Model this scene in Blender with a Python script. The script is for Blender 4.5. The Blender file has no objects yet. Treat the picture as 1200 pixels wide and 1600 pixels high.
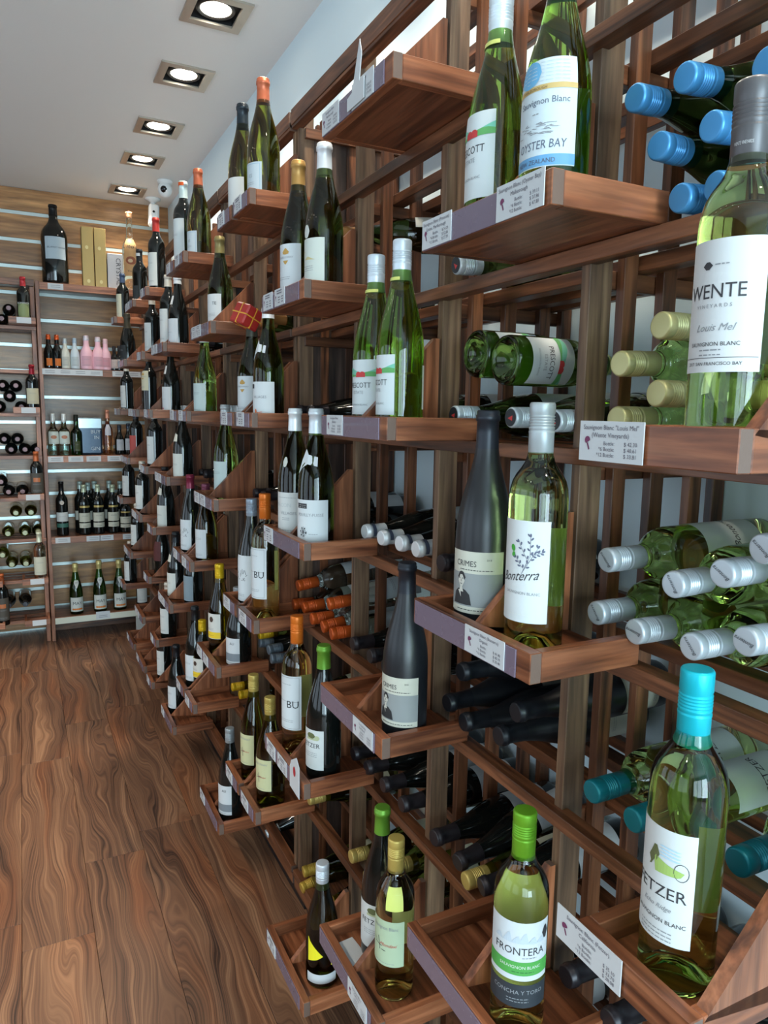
import bpy, bmesh, math, random
from mathutils import Vector, Matrix
PI = math.pi
rnd = random.Random(11)
ZC = 1.56            # eye height above the floor; all z below are given from eye level
SC = bpy.context.scene
COL = SC.collection

# ------------------------------------------------------------------ camera, daylight, exposure
def make_camera():
    yaw, pitch, roll = (math.radians(a) for a in (26.6055, -7.9294, 0.9130))
    cy, sy, cp, sp = math.cos(yaw), math.sin(yaw), math.cos(pitch), math.sin(pitch)
    fwd = Vector((sy*cp, cy*cp, sp)); right = Vector((cy, -sy, 0)); up = right.cross(fwd)
    r2 = right*math.cos(roll) + up*math.sin(roll); u2 = -right*math.sin(roll) + up*math.cos(roll)
    cd = bpy.data.cameras.new('camera'); cam = bpy.data.objects.new('camera', cd); COL.objects.link(cam)
    m = Matrix((r2, u2, -fwd)).transposed().to_4x4(); m.translation = (0, 0, ZC)
    cam.matrix_world = m
    cd.sensor_fit = 'VERTICAL'; cd.sensor_height = 24; cd.sensor_width = 18
    cd.lens = 24*1128.96/1600; cd.clip_start = .02
    SC.camera = cam
make_camera()
SC.view_settings.view_transform = 'Standard'; SC.view_settings.look = 'None'
SC.view_settings.gamma = 1; SC.view_settings.use_curve_mapping = False
SC.view_settings.exposure = 0.2
w = bpy.data.worlds.new('daylight'); SC.world = w; w.use_nodes = True
w.node_tree.nodes['Background'].inputs[0].default_value = (.62, .78, 1, 1)
w.node_tree.nodes['Background'].inputs[1].default_value = 1.0
def area(name, loc, rot, sx, sy, power, col):
    l = bpy.data.lights.new(name, 'AREA'); l.shape = 'RECTANGLE'; l.size = sx; l.size_y = sy; l.energy = power; l.color = col
    o = bpy.data.objects.new(name, l); COL.objects.link(o); o.location = loc; o.rotation_euler = rot; return o
# daylight standing in the panes of the shop front behind the camera and of the side windows
WIN_FRONT = [(-2.45, -1.45), (-1.35, -.48), (-.35, .80)]
for i, (a, b) in enumerate(WIN_FRONT):
    area('shop_window_light', ((a+b)/2, -3.56, 1.32), (PI/2, 0, 0), b-a, 2.2, (48, 52, 140)[i], (.66, .89, 1))
WIN_SIDE = [(-1.9, -.1), (.5, 2.3), (2.9, 4.7)]
for a, b in WIN_SIDE:
    area('side_window_light', (-2.76, (a+b)/2, 1.45), (0, -PI/2, 0), 1.7, b-a, 10, (.80, .93, 1))

# ------------------------------------------------------------------ materials
def new_mat(name):
    m = bpy.data.materials.new(name); m.use_nodes = True
    return m, m.node_tree.nodes, m.node_tree.links, m.node_tree.nodes['Principled BSDF']
def srgb(r, g, b):
    f = lambda c: c/12.92 if c <= .04045 else ((c+.055)/1.055)**2.4
    return (f(r/255), f(g/255), f(b/255), 1)
_pm = {}
def plain(name, rgb, rough=.5, metal=0, coat=0, emit=0, trans=0, ior=1.45):
    if name in _pm: return _pm[name]
    m, N, Lk, p = new_mat(name)
    c = srgb(*rgb); p.inputs['Base Color'].default_value = c; p.inputs['Roughness'].default_value = rough
    p.inputs['Metallic'].default_value = metal; p.inputs['IOR'].default_value = ior
    if coat: p.inputs['Coat Weight'].default_value = coat
    if trans: p.inputs['Transmission Weight'].default_value = trans
    if emit: p.inputs['Emission Color'].default_value = c; p.inputs['Emission Strength'].default_value = emit
    # a little uneven wear in the finish
    if not emit and not trans:
        tc = N.new('ShaderNodeTexCoord'); no = N.new('ShaderNodeTexNoise'); no.inputs['Scale'].default_value = 40
        mr = N.new('ShaderNodeMapRange'); mr.inputs['To Min'].default_value = max(rough-.06, .02); mr.inputs['To Max'].default_value = min(rough+.08, 1)
        Lk.new(tc.outputs['Object'], no.inputs['Vector']); Lk.new(no.outputs['Fac'], mr.inputs['Value']); Lk.new(mr.outputs[0], p.inputs['Roughness'])
    _pm[name] = m; return m
_wm = {}
def wood(axis, kind='rack'):
    """stained timber; the grain runs along the given local axis"""
    key = (axis, kind)
    if key in _wm: return _wm[key]
    dark, mid, light, rough = {'rack': ((54, 30, 19), (106, 64, 40), (144, 92, 62), .38), 'aged': ((74, 54, 40), (116, 88, 66), (146, 116, 88), .5), 'panel': ((40, 30, 26), (70, 52, 44), (96, 76, 66), .5),
        'tray': ((80, 42, 26), (132, 78, 50), (160, 102, 70), .34), 'slatwall': ((128, 88, 52), (158, 112, 68), (186, 138, 88), .32),
        'shelf': ((104, 62, 42), (146, 92, 64), (168, 112, 80), .4)}[kind]
    m, N, Lk, p = new_mat('stained_wood_%s_%d' % (kind, axis))
    tc = N.new('ShaderNodeTexCoord'); oi = N.new('ShaderNodeObjectInfo')
    mp = N.new('ShaderNodeMapping'); sc = [34., 34., 34.]; sc[axis] = 2.2
    if kind == 'slatwall': sc = [14., 14., 14.]; sc[axis] = 1.6
    mp.inputs['Scale'].default_value = sc
    sh = N.new('ShaderNodeVectorMath'); sh.operation = 'MULTIPLY_ADD'; sh.inputs[1].default_value = (37, 53, 71)
    cm = N.new('ShaderNodeCombineXYZ')
    for i in range(3): Lk.new(oi.outputs['Random'], cm.inputs[i])
    Lk.new(cm.outputs[0], sh.inputs[0]); Lk.new(tc.outputs['Object'], mp.inputs['Vector']); Lk.new(mp.outputs[0], sh.inputs[2])
    no = N.new('ShaderNodeTexNoise'); no.inputs['Scale'].default_value = 1.; no.inputs['Detail'].default_value = 6; no.inputs['Distortion'].default_value = 1.1
    Lk.new(sh.outputs[0], no.inputs['Vector'])
    cr = N.new('ShaderNodeValToRGB'); e = cr.color_ramp.elements
    e[0].position = .32; e[0].color = srgb(*dark); e[1].position = .70; e[1].color = srgb(*light)
    n = e.new(.5); n.color = srgb(*mid)
    Lk.new(no.outputs['Fac'], cr.inputs[0])
    hs = N.new('ShaderNodeHueSaturation'); mr = N.new('ShaderNodeMapRange'); mr.inputs['To Min'].default_value = .72; mr.inputs['To Max'].default_value = 1.2
    Lk.new(oi.outputs['Random'], mr.inputs['Value']); Lk.new(mr.outputs[0], hs.inputs['Value']); Lk.new(cr.outputs[0], hs.inputs['Color'])
    hs.inputs['Saturation'].default_value = 1.0
    # sawn ends of the boards are greyer than their faces
    sx = N.new('ShaderNodeSeparateXYZ'); Lk.new(tc.outputs['Normal'], sx.inputs[0]); ab = N.new('ShaderNodeMath'); ab.operation = 'ABSOLUTE'; Lk.new(sx.outputs[axis], ab.inputs[0])
    gt = N.new('ShaderNodeMath'); gt.operation = 'GREATER_THAN'; gt.inputs[1].default_value = .9; Lk.new(ab.outputs[0], gt.inputs[0])
    mx = N.new('ShaderNodeMix'); mx.data_type = 'RGBA'; Lk.new(gt.outputs[0], mx.inputs['Factor']); Lk.new(hs.outputs[0], mx.inputs['A']); mx.inputs['B'].default_value = srgb(104, 84, 74)
    Lk.new(mx.outputs['Result'], p.inputs['Base Color'])
    n2 = N.new('ShaderNodeTexNoise'); n2.inputs['Scale'].default_value = 4; n2.inputs['Detail'].default_value = 4; Lk.new(sh.outputs[0], n2.inputs['Vector'])
    fr = N.new('ShaderNodeMapRange'); fr.inputs['From Min'].default_value = .3; fr.inputs['From Max'].default_value = .7; fr.inputs['To Min'].default_value = .66; fr.inputs['To Max'].default_value = 1.22
    Lk.new(n2.outputs['Fac'], fr.inputs['Value']); mm = N.new('ShaderNodeMath'); mm.operation = 'MULTIPLY'; Lk.new(fr.outputs[0], mm.inputs[0]); Lk.new(mr.outputs[0], mm.inputs[1]); Lk.new(mm.outputs[0], hs.inputs['Value'])
    bu = N.new('ShaderNodeBump'); bu.inputs['Strength'].default_value = .18; bu.inputs['Distance'].default_value = .002
    Lk.new(n2.outputs['Fac'], bu.inputs['Height']); Lk.new(bu.outputs[0], p.inputs['Normal'])
    p.inputs['Roughness'].default_value = rough
    _wm[key] = m; return m
def floor_mat():
    m, N, Lk, p = new_mat('laminate_floor')
    tc = N.new('ShaderNodeTexCoord'); oi = N.new('ShaderNodeObjectInfo'); cm = N.new('ShaderNodeCombineXYZ')
    for i in range(2): Lk.new(oi.outputs['Random'], cm.inputs[i])
    sh = N.new('ShaderNodeVectorMath'); sh.operation = 'MULTIPLY_ADD'; sh.inputs[1].default_value = (13, 29, 0)
    Lk.new(cm.outputs[0], sh.inputs[0]); Lk.new(tc.outputs['Object'], sh.inputs[2])
    def vmap(src, sc):
        mp = N.new('ShaderNodeMapping'); mp.inputs['Scale'].default_value = sc; Lk.new(src, mp.inputs['Vector']); return mp.outputs[0]
    def nz(src, detail, dist=0):
        q = N.new('ShaderNodeTexNoise'); q.inputs['Scale'].default_value = 1; q.inputs['Detail'].default_value = detail; q.inputs['Distortion'].default_value = dist; Lk.new(src, q.inputs['Vector']); return q.outputs['Fac']
    def mad(x, m, y):
        q = N.new('ShaderNodeMath'); q.operation = 'MULTIPLY_ADD'; q.inputs[1].default_value = m; Lk.new(x, q.inputs[0])
        if hasattr(y, 'is_linked'): Lk.new(y, q.inputs[2])
        else: q.inputs[2].default_value = y
        return q.outputs[0]
    # the growth rings: the plank's width coordinate bent by a slow noise, so that lines wander and close round knots
    big = nz(vmap(sh.outputs[0], (5.5, 1.25, 1)), 2)
    sp = N.new('ShaderNodeSeparateXYZ'); Lk.new(sh.outputs[0], sp.inputs[0])
    F = mad(big, .25, sp.outputs[0]); cc = N.new('ShaderNodeCombineXYZ'); Lk.new(F, cc.inputs[0]); Lk.new(sp.outputs[1], cc.inputs[1])
    tone = nz(vmap(cc.outputs[0], (32, .5, 1)), 3); line = nz(vmap(cc.outputs[0], (230, 1.6, 1)), 4); gold = nz(vmap(cc.outputs[0], (9, 1.0, 1)), 1)
    v1 = mad(line, .50, 0.0); v = mad(tone, .50, v1)
    cr = N.new('ShaderNodeValToRGB'); e = cr.color_ramp.elements
    e[0].position = .36; e[0].color = srgb(50, 34, 27); e[1].position = .64; e[1].color = srgb(150, 112, 84)
    q = e.new(.44); q.color = srgb(94, 65, 49); q = e.new(.54); q.color = srgb(118, 84, 62)
    Lk.new(v, cr.inputs[0])
    gr = N.new('ShaderNodeMapRange'); gr.inputs['From Min'].default_value = .5; gr.inputs['From Max'].default_value = .72; gr.inputs['To Max'].default_value = .42; Lk.new(gold, gr.inputs['Value'])
    gm = N.new('ShaderNodeMix'); gm.data_type = 'RGBA'; gm.blend_type = 'OVERLAY'; gm.inputs['B'].default_value = srgb(206, 150, 92); Lk.new(gr.outputs[0], gm.inputs['Factor']); Lk.new(cr.outputs[0], gm.inputs['A'])
    Lk.new(gm.outputs['Result'], p.inputs['Base Color'])
    p.inputs['Roughness'].default_value = .38
    bu = N.new('ShaderNodeBump'); bu.inputs['Strength'].default_value = .12; bu.inputs['Distance'].default_value = .001
    Lk.new(line, bu.inputs['Height']); Lk.new(bu.outputs[0], p.inputs['Normal'])
    return m
def paint(name, rgb, rough=.75):
    m, N, Lk, p = new_mat(name)
    tc = N.new('ShaderNodeTexCoord'); no = N.new('ShaderNodeTexNoise'); no.inputs['Scale'].default_value = 160; no.inputs['Detail'].default_value = 3
    bu = N.new('ShaderNodeBump'); bu.inputs['Strength'].default_value = .06; bu.inputs['Distance'].default_value = .002
    Lk.new(tc.outputs['Object'], no.inputs['Vector']); Lk.new(no.outputs['Fac'], bu.inputs['Height']); Lk.new(bu.outputs[0], p.inputs['Normal'])
    p.inputs['Base Color'].default_value = srgb(*rgb); p.inputs['Roughness'].default_value = rough
    return m
def glass(name, rgb, ior=1.45, rough=0.0):
    if name in _pm: return _pm[name]
    m, N, Lk, p = new_mat(name)
    p.inputs['Base Color'].default_value = srgb(*rgb); p.inputs['Transmission Weight'].default_value = 1
    p.inputs['IOR'].default_value = ior; p.inputs['Roughness'].default_value = rough
    _pm[name] = m; return m
G = {
 'pale': lambda: glass('pale_green_glass', (222, 240, 192)), 'clear': lambda: glass('clear_glass', (246, 248, 236)),
 'palelie': lambda: glass('yellow_green_glass', (212, 236, 146)), 'lime': lambda: glass('light_lime_glass', (246, 250, 232)), 'green': lambda: glass('green_glass', (150, 190, 95)), 'olive': lambda: glass('olive_glass', (128, 132, 58)),
 'darkolive': lambda: glass('dark_olive_glass', (84, 98, 48)), 'teal': lambda: glass('bottle_green_glass', (60, 120, 50)),
 'dark': lambda: plain('black_wine_glass', (14, 17, 16), .07, ior=1.5), 'matt': lambda: plain('matt_black_glass', (24, 27, 31), .33, ior=1.5),
 'pink': lambda: plain('pink_bottle', (226, 178, 190), .3), 'rose': lambda: glass('orange_spirit', (226, 150, 96)),
 'beige': lambda: plain('beige_bottle', (200, 200, 188), .3), 'silverb': lambda: plain('pale_silver_bottle', (190, 202, 208), .3),
 'aqua': lambda: glass('aqua_glass', (190, 222, 214)),
}
def foil(rgb, rough=.36, metal=.35): return plain('foil_%d_%d_%d' % rgb, rgb, rough, metal)
def paper(rgb=(238, 240, 236)): return plain('paper_%d_%d_%d' % rgb, tuple(int(c*.85) for c in rgb), .62)
INK = plain('print_ink', (52, 52, 56), .6); GREY = plain('print_grey', (135, 138, 142), .6)

# ------------------------------------------------------------------ mesh helpers
def link(name, me, parent=None, loc=(0, 0, 0), rot=None, mat=None):
    o = bpy.data.objects.new(name, me); COL.objects.link(o)
    if parent: o.parent = parent
    o.location = loc
    if rot: o.rotation_euler = rot
    return o
def tag(o, label=None, cat=None, group=None, kind=None):
    if label: o['label'] = label
    if cat: o['category'] = cat
    if group: o['group'] = group
    if kind: o['kind'] = kind
    return o
def empty(name, loc, rz=0):
    o = bpy.data.objects.new(name, None); COL.objects.link(o); o.location = loc; o.rotation_euler = (0, 0, rz); o.empty_display_size = .05; return o
def mesh(name, verts, faces, mats, smooth=False, mi=None):
    me = bpy.data.meshes.new(name); me.from_pydata(verts, [], faces)
    for m in (mats if isinstance(mats, (list, tuple)) else [mats]): me.materials.append(m)
    if smooth: me.polygons.foreach_set('use_smooth', [True]*len(me.polygons))
    if mi: me.polygons.foreach_set('material_index', mi)
    me.update(); return me
_bx = {}
def box_me(name, dx, dy, dz, mat, bev=.001):
    """bevelled box centred on its origin, mesh shared between equal pieces"""
    key = (name, round(dx, 4), round(dy, 4), round(dz, 4), mat.name)
    if key in _bx: return _bx[key]
    bm = bmesh.new(); bmesh.ops.create_cube(bm, size=1); bmesh.ops.scale(bm, vec=(dx, dy, dz), verts=bm.verts)
    if bev: bmesh.ops.bevel(bm, geom=bm.edges[:], offset=min(bev, dx/4, dy/4, dz/4), segments=1, affect='EDGES')
    me = bpy.data.meshes.new(name); bm.to_mesh(me); bm.free(); me.materials.append(mat); _bx[key] = me; return me
def box(name, x0, x1, y0, y1, z0, z1, mat=None, parent=None, kind=None, wk=None, bev=.001, org=(0, 0, 0)):
    """box between world corners (z from eye level); org is the parent's origin"""
    dx, dy, dz = x1-x0, y1-y0, z1-z0
    if wk: mat = wood(max(range(3), key=lambda i: (dx, dy, dz)[i]), wk)
    me = box_me(name, dx, dy, dz, mat, bev)
    return link(name, me, parent, ((x0+x1)/2-org[0], (y0+y1)/2-org[1], (z0+z1)/2+(0 if parent else ZC)-org[2]))
def prism(name, pts, axis, t, mat):
    """polygon pts extruded by t, centred, along axis 'y' (pts are x,z)"""
    n = len(pts); v = [(x, -t/2, z) for x, z in pts]+[(x, t/2, z) for x, z in pts]
    f = [tuple(range(n)), tuple(range(2*n-1, n-1, -1))]+[(i, i+n, (i+1) % n+n, (i+1) % n) for i in range(n)]
    return mesh(name, v, f, mat)
def lathe_data(prof, seg, z0=0):
    v, f = [], []; rings = []
    for r, z in prof:
        if r < 1e-6: rings.append([len(v)]); v.append((0, 0, z+z0))
        else:
            rings.append(list(range(len(v), len(v)+seg)))
            v += [(r*math.cos(2*PI*i/seg), r*math.sin(2*PI*i/seg), z+z0) for i in range(seg)]
    for a, b in zip(rings, rings[1:]):
        for i in range(seg):
            j = (i+1) % seg
            if len(a) == 1 and len(b) == 1: continue
            if len(a) == 1: f.append((a[0], b[j], b[i]))
            elif len(b) == 1: f.append((a[i], a[j], b[0]))
            else: f.append((a[i], a[j], b[j], b[i]))
    return v, f
_lm = {}
def lathe(name, prof, seg, mat, key=None):
    key = (name, key, seg, mat.name) if key else None
    if key and key in _lm: return _lm[key]
    v, f = lathe_data(prof, seg); me = mesh(name, v, f, mat, True)
    if key: _lm[key] = me
    return me

# ------------------------------------------------------------------ bottles
PROF = {  # radius, height of a bottle 0.30 tall, punt first
 'bordeaux': [(0, .024), (.012, .02), (.022, .006), (.029, .001), (.033, 0), (.0362, .002), (.0374, .007), (.0375, .014), (.0375, .10), (.0375, .18), (.0373, .190), (.0362, .200), (.0335, .2095), (.0290, .2175), (.0235, .2245), (.0190, .2315), (.0162, .240), (.0150, .250), (.0146, .27), (.0146, .2985), (.0138, .30), (0, .30)],
 'burgundy': [(0, .026), (.012, .022), (.024, .007), (.031, .001), (.035, 0), (.0388, .002), (.0402, .008), (.0405, .016), (.0405, .07), (.0405, .120), (.0402, .134), (.0392, .148), (.0372, .162), (.0340, .177), (.0300, .192), (.0256, .207), (.0215, .222), (.0182, .237), (.0160, .252), (.0150, .266), (.0147, .28), (.0147, .2985), (.0138, .30), (0, .30)],
 'champagne': [(0, .03), (.014, .025), (.026, .008), (.034, .001), (.038, 0), (.0420, .003), (.0432, .010), (.0434, .02), (.0434, .08), (.0432, .118), (.0422, .135), (.0398, .152), (.0358, .170), (.0308, .188), (.0258, .206), (.0212, .224), (.0178, .242), (.0160, .258), (.0150, .272), (.0172, .28), (.0168, .292), (.0130, .30), (0, .30)],
 'mini': [(0, .02), (.02, .004), (.036, 0), (.041, .004), (.0425, .012), (.0425, .08), (.0425, .13), (.041, .15), (.037, .168), (.030, .186), (.024, .2), (.020, .215), (.0185, .235), (.018, .27), (.018, .298), (.015, .30), (0, .30)],
 'spirit': [(0, .01), (.02, .003), (.034, 0), (.040, .003), (.0415, .012), (.0415, .08), (.0415, .155), (.040, .170), (.035, .182), (.027, .192), (.021, .202), (.0175, .214), (.0165, .235), (.0165, .27), (.0165, .298), (.015, .30), (0, .30)],
 'magnum': [(0, .03), (.03, .006), (.044, 0), (.050, .003), (.0525, .010), (.0525, .08), (.0525, .165), (.0515, .182), (.048, .198), (.041, .211), (.031, .222), (.0225, .233), (.0175, .247), (.0155, .262), (.0155, .298), (.014, .30), (0, .30)],
}
def cap_prof(kind, h, L, r=.0158):
    b = h-L
    if kind == 'screw':
        p = [(r-.0008, b), (r, b+.0008)]
        z = b+L*.42; p += [(r, z-.002), (r+.0004, z), (r+.0004, z+.0015), (r-.0007, z+.0025), (r+.0001, z+.0035)]
        top = h+.0015
        for q in range(5):
            zz = z+.006+q*.0034; p += [(r+.0004, zz), (r+.0004, zz+.0007), (r-.0009, zz+.0014), (r-.0009, zz+.0020)]
        p += [(r+.0003, z+.0245), (r+.0003, top-.003), (r+.0001, top-.0022), (r-.0008, top-.0006), (r-.0016, top-.0001), (r-.0026, top), (0, top)]
        return p
    if kind == 'foil':
        return [(r+.0009, b), (r+.0008, b+.0006), (r-.0002, b+L*.45), (r-.0005, h-.0145), (r+.0012, h-.0135), (r+.0013, h-.006), (r+.0002, h-.005), (r+.0002, h-.001), (r-.0012, h+.001), (r-.002, h+.001), (0, h+.0012)]
    if kind == 'champ':
        s = L/.11
        return [(.0235*1.0, h-L), (.0212, h-L+.012*s), (.0182, h-L+.035*s), (.0168, h-L+.055*s), (.0168, h-.034), (.0205, h-.028), (.0200, h-.018), (.0178, h-.013), (.0195, h-.008), (.0165, h+.001), (0, h+.003)]
class Bot:
    def __init__(s, prof, h, seg):
        k = h/.30; s.h = h; s.seg = seg; s.prof = [(r, z*k) for r, z in PROF[prof]]; s.pk = prof; s.k = k
        if prof == 'champagne': pass
    def R(s, z):
        p = [q for q in s.prof[4:]]
        for (r0, z0), (r1, z1) in zip(p, p[1:]):
            if z0 <= z <= z1 and z1 > z0: return r0+(r1-r0)*(z-z0)/(z1-z0)
        return p[-2][0]
    def pt(s, a, z, off):
        """a = metres along the label from its centre (centre faces -y), z height"""
        r = s.R(z)+off; t = -PI/2+a/max(s.R(min(z, s.h*.4)), .01)
        return (r*math.cos(t), r*math.sin(t), z)
    def patch(s, name, parent, a0, a1, z0, z1, mat, off=.0005, lab=None):
        na = max(2, int((a1-a0)/.0042) if s.seg > 20 else int((a1-a0)/.009)); nz = 1 if z1 < s.h*.42 else max(2, int((z1-z0)/.008))
        v = [s.pt(a0+(a1-a0)*i/na, z0+(z1-z0)*j/nz, off) for j in range(nz+1) for i in range(na+1)]
        f = [(j*(na+1)+i, j*(na+1)+i+1, (j+1)*(na+1)+i+1, (j+1)*(na+1)+i) for j in range(nz) for i in range(na)]
        o = link(name, mesh(name, v, f, mat, True), parent)
        if lab: o['label'] = lab
        return o
    def polys(s, name, parent, polys, mat, off=.0009, lab=None):
        v, f = [], []
        for p in polys:
            w0, w1 = min(q[0] for q in p), max(q[0] for q in p)
            if w1-w0 < .0075:
                f.append(tuple(range(len(v), len(v)+len(p)))); v += [s.pt(a, z, off) for a, z in p]; continue
            n = max(3, int((w1-w0)/.0032)); cols = []      # wide shapes are laid on in upright strips so that they follow the curve
            for i in range(n+1):
                x = w0+(w1-w0)*min(max(i/n, .0005), .9995); zs = []
                for (xa, za), (xb, zb) in zip(p, p[1:]+p[:1]):
                    if (xa-x)*(xb-x) <= 0 and xa != xb: zs.append(za+(zb-za)*(x-xa)/(xb-xa))
                cols.append((x, min(zs), max(zs)))
            k = len(v)
            for x, a, b in cols: v += [s.pt(x, a, off), s.pt(x, b, off)]
            f += [(k+2*i, k+2*i+2, k+2*i+3, k+2*i+1) for i in range(n)]
        o = link(name, mesh(name, v, f, mat), parent)
        if lab: o['label'] = lab
        return o
    def text(s, parent, txt, a, z, size, mat=INK, shear=0, align='CENTER', off=.0009, sx=1, slope=0):
        vs, fs = glyphs(txt, size, shear, align)
        return link('lettering', mesh('lettering', [s.pt(a+x*sx, z+y+slope*x, off) for x, y in vs], fs, mat), parent)
_tx = {}
def glyphs(txt, size, shear=0, align='CENTER'):
    key = (txt, round(size, 5), shear, align)
    if key in _tx: return _tx[key]
    c = bpy.data.curves.new('t', 'FONT'); c.body = txt; c.size = size; c.shear = shear; c.align_x = align; c.resolution_u = 2; c.fill_mode = 'BOTH'
    o = bpy.data.objects.new('t', c); COL.objects.link(o); dg = bpy.context.evaluated_depsgraph_get(); dg.update()
    me = bpy.data.meshes.new_from_object(o.evaluated_get(dg))
    r = ([(q.co.x, q.co.y) for q in me.vertices], [tuple(p.vertices) for p in me.polygons])
    COL.objects.unlink(o); bpy.data.objects.remove(o); bpy.data.curves.remove(c); bpy.data.meshes.remove(me)
    _tx[key] = r; return r
def ell(cx, cz, rx, rz, n=14, rot=0):
    return [(cx+rx*math.cos(2*PI*i/n)*math.cos(rot)-rz*math.sin(2*PI*i/n)*math.sin(rot), cz+rx*math.cos(2*PI*i/n)*math.sin(rot)+rz*math.sin(2*PI*i/n)*math.cos(rot)) for i in range(n)]
def bar(x0, z0, x1, z1, t):
    d = math.hypot(x1-x0, z1-z0) or 1; nx, nz = -(z1-z0)/d*t/2, (x1-x0)/d*t/2
    return [(x0-nx, z0-nz), (x1-nx, z1-nz), (x1+nx, z1+nz), (x0+nx, z0+nz)]
def fine(b, lab, z, w=.03, n=2, a=0, mat=GREY):
    """rows of print too small to read"""
    P = []; r = random.Random(int(z*1e4)+n)
    for q in range(n):
        x = a-w/2
        while x < a+w/2:
            l = r.uniform(.002, .006); P.append(bar(x, z-q*.0042, min(x+l, a+w/2), z-q*.0042, .0011)); x += l+.0012
    b.polys('small_print', lab, P, mat)

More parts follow.
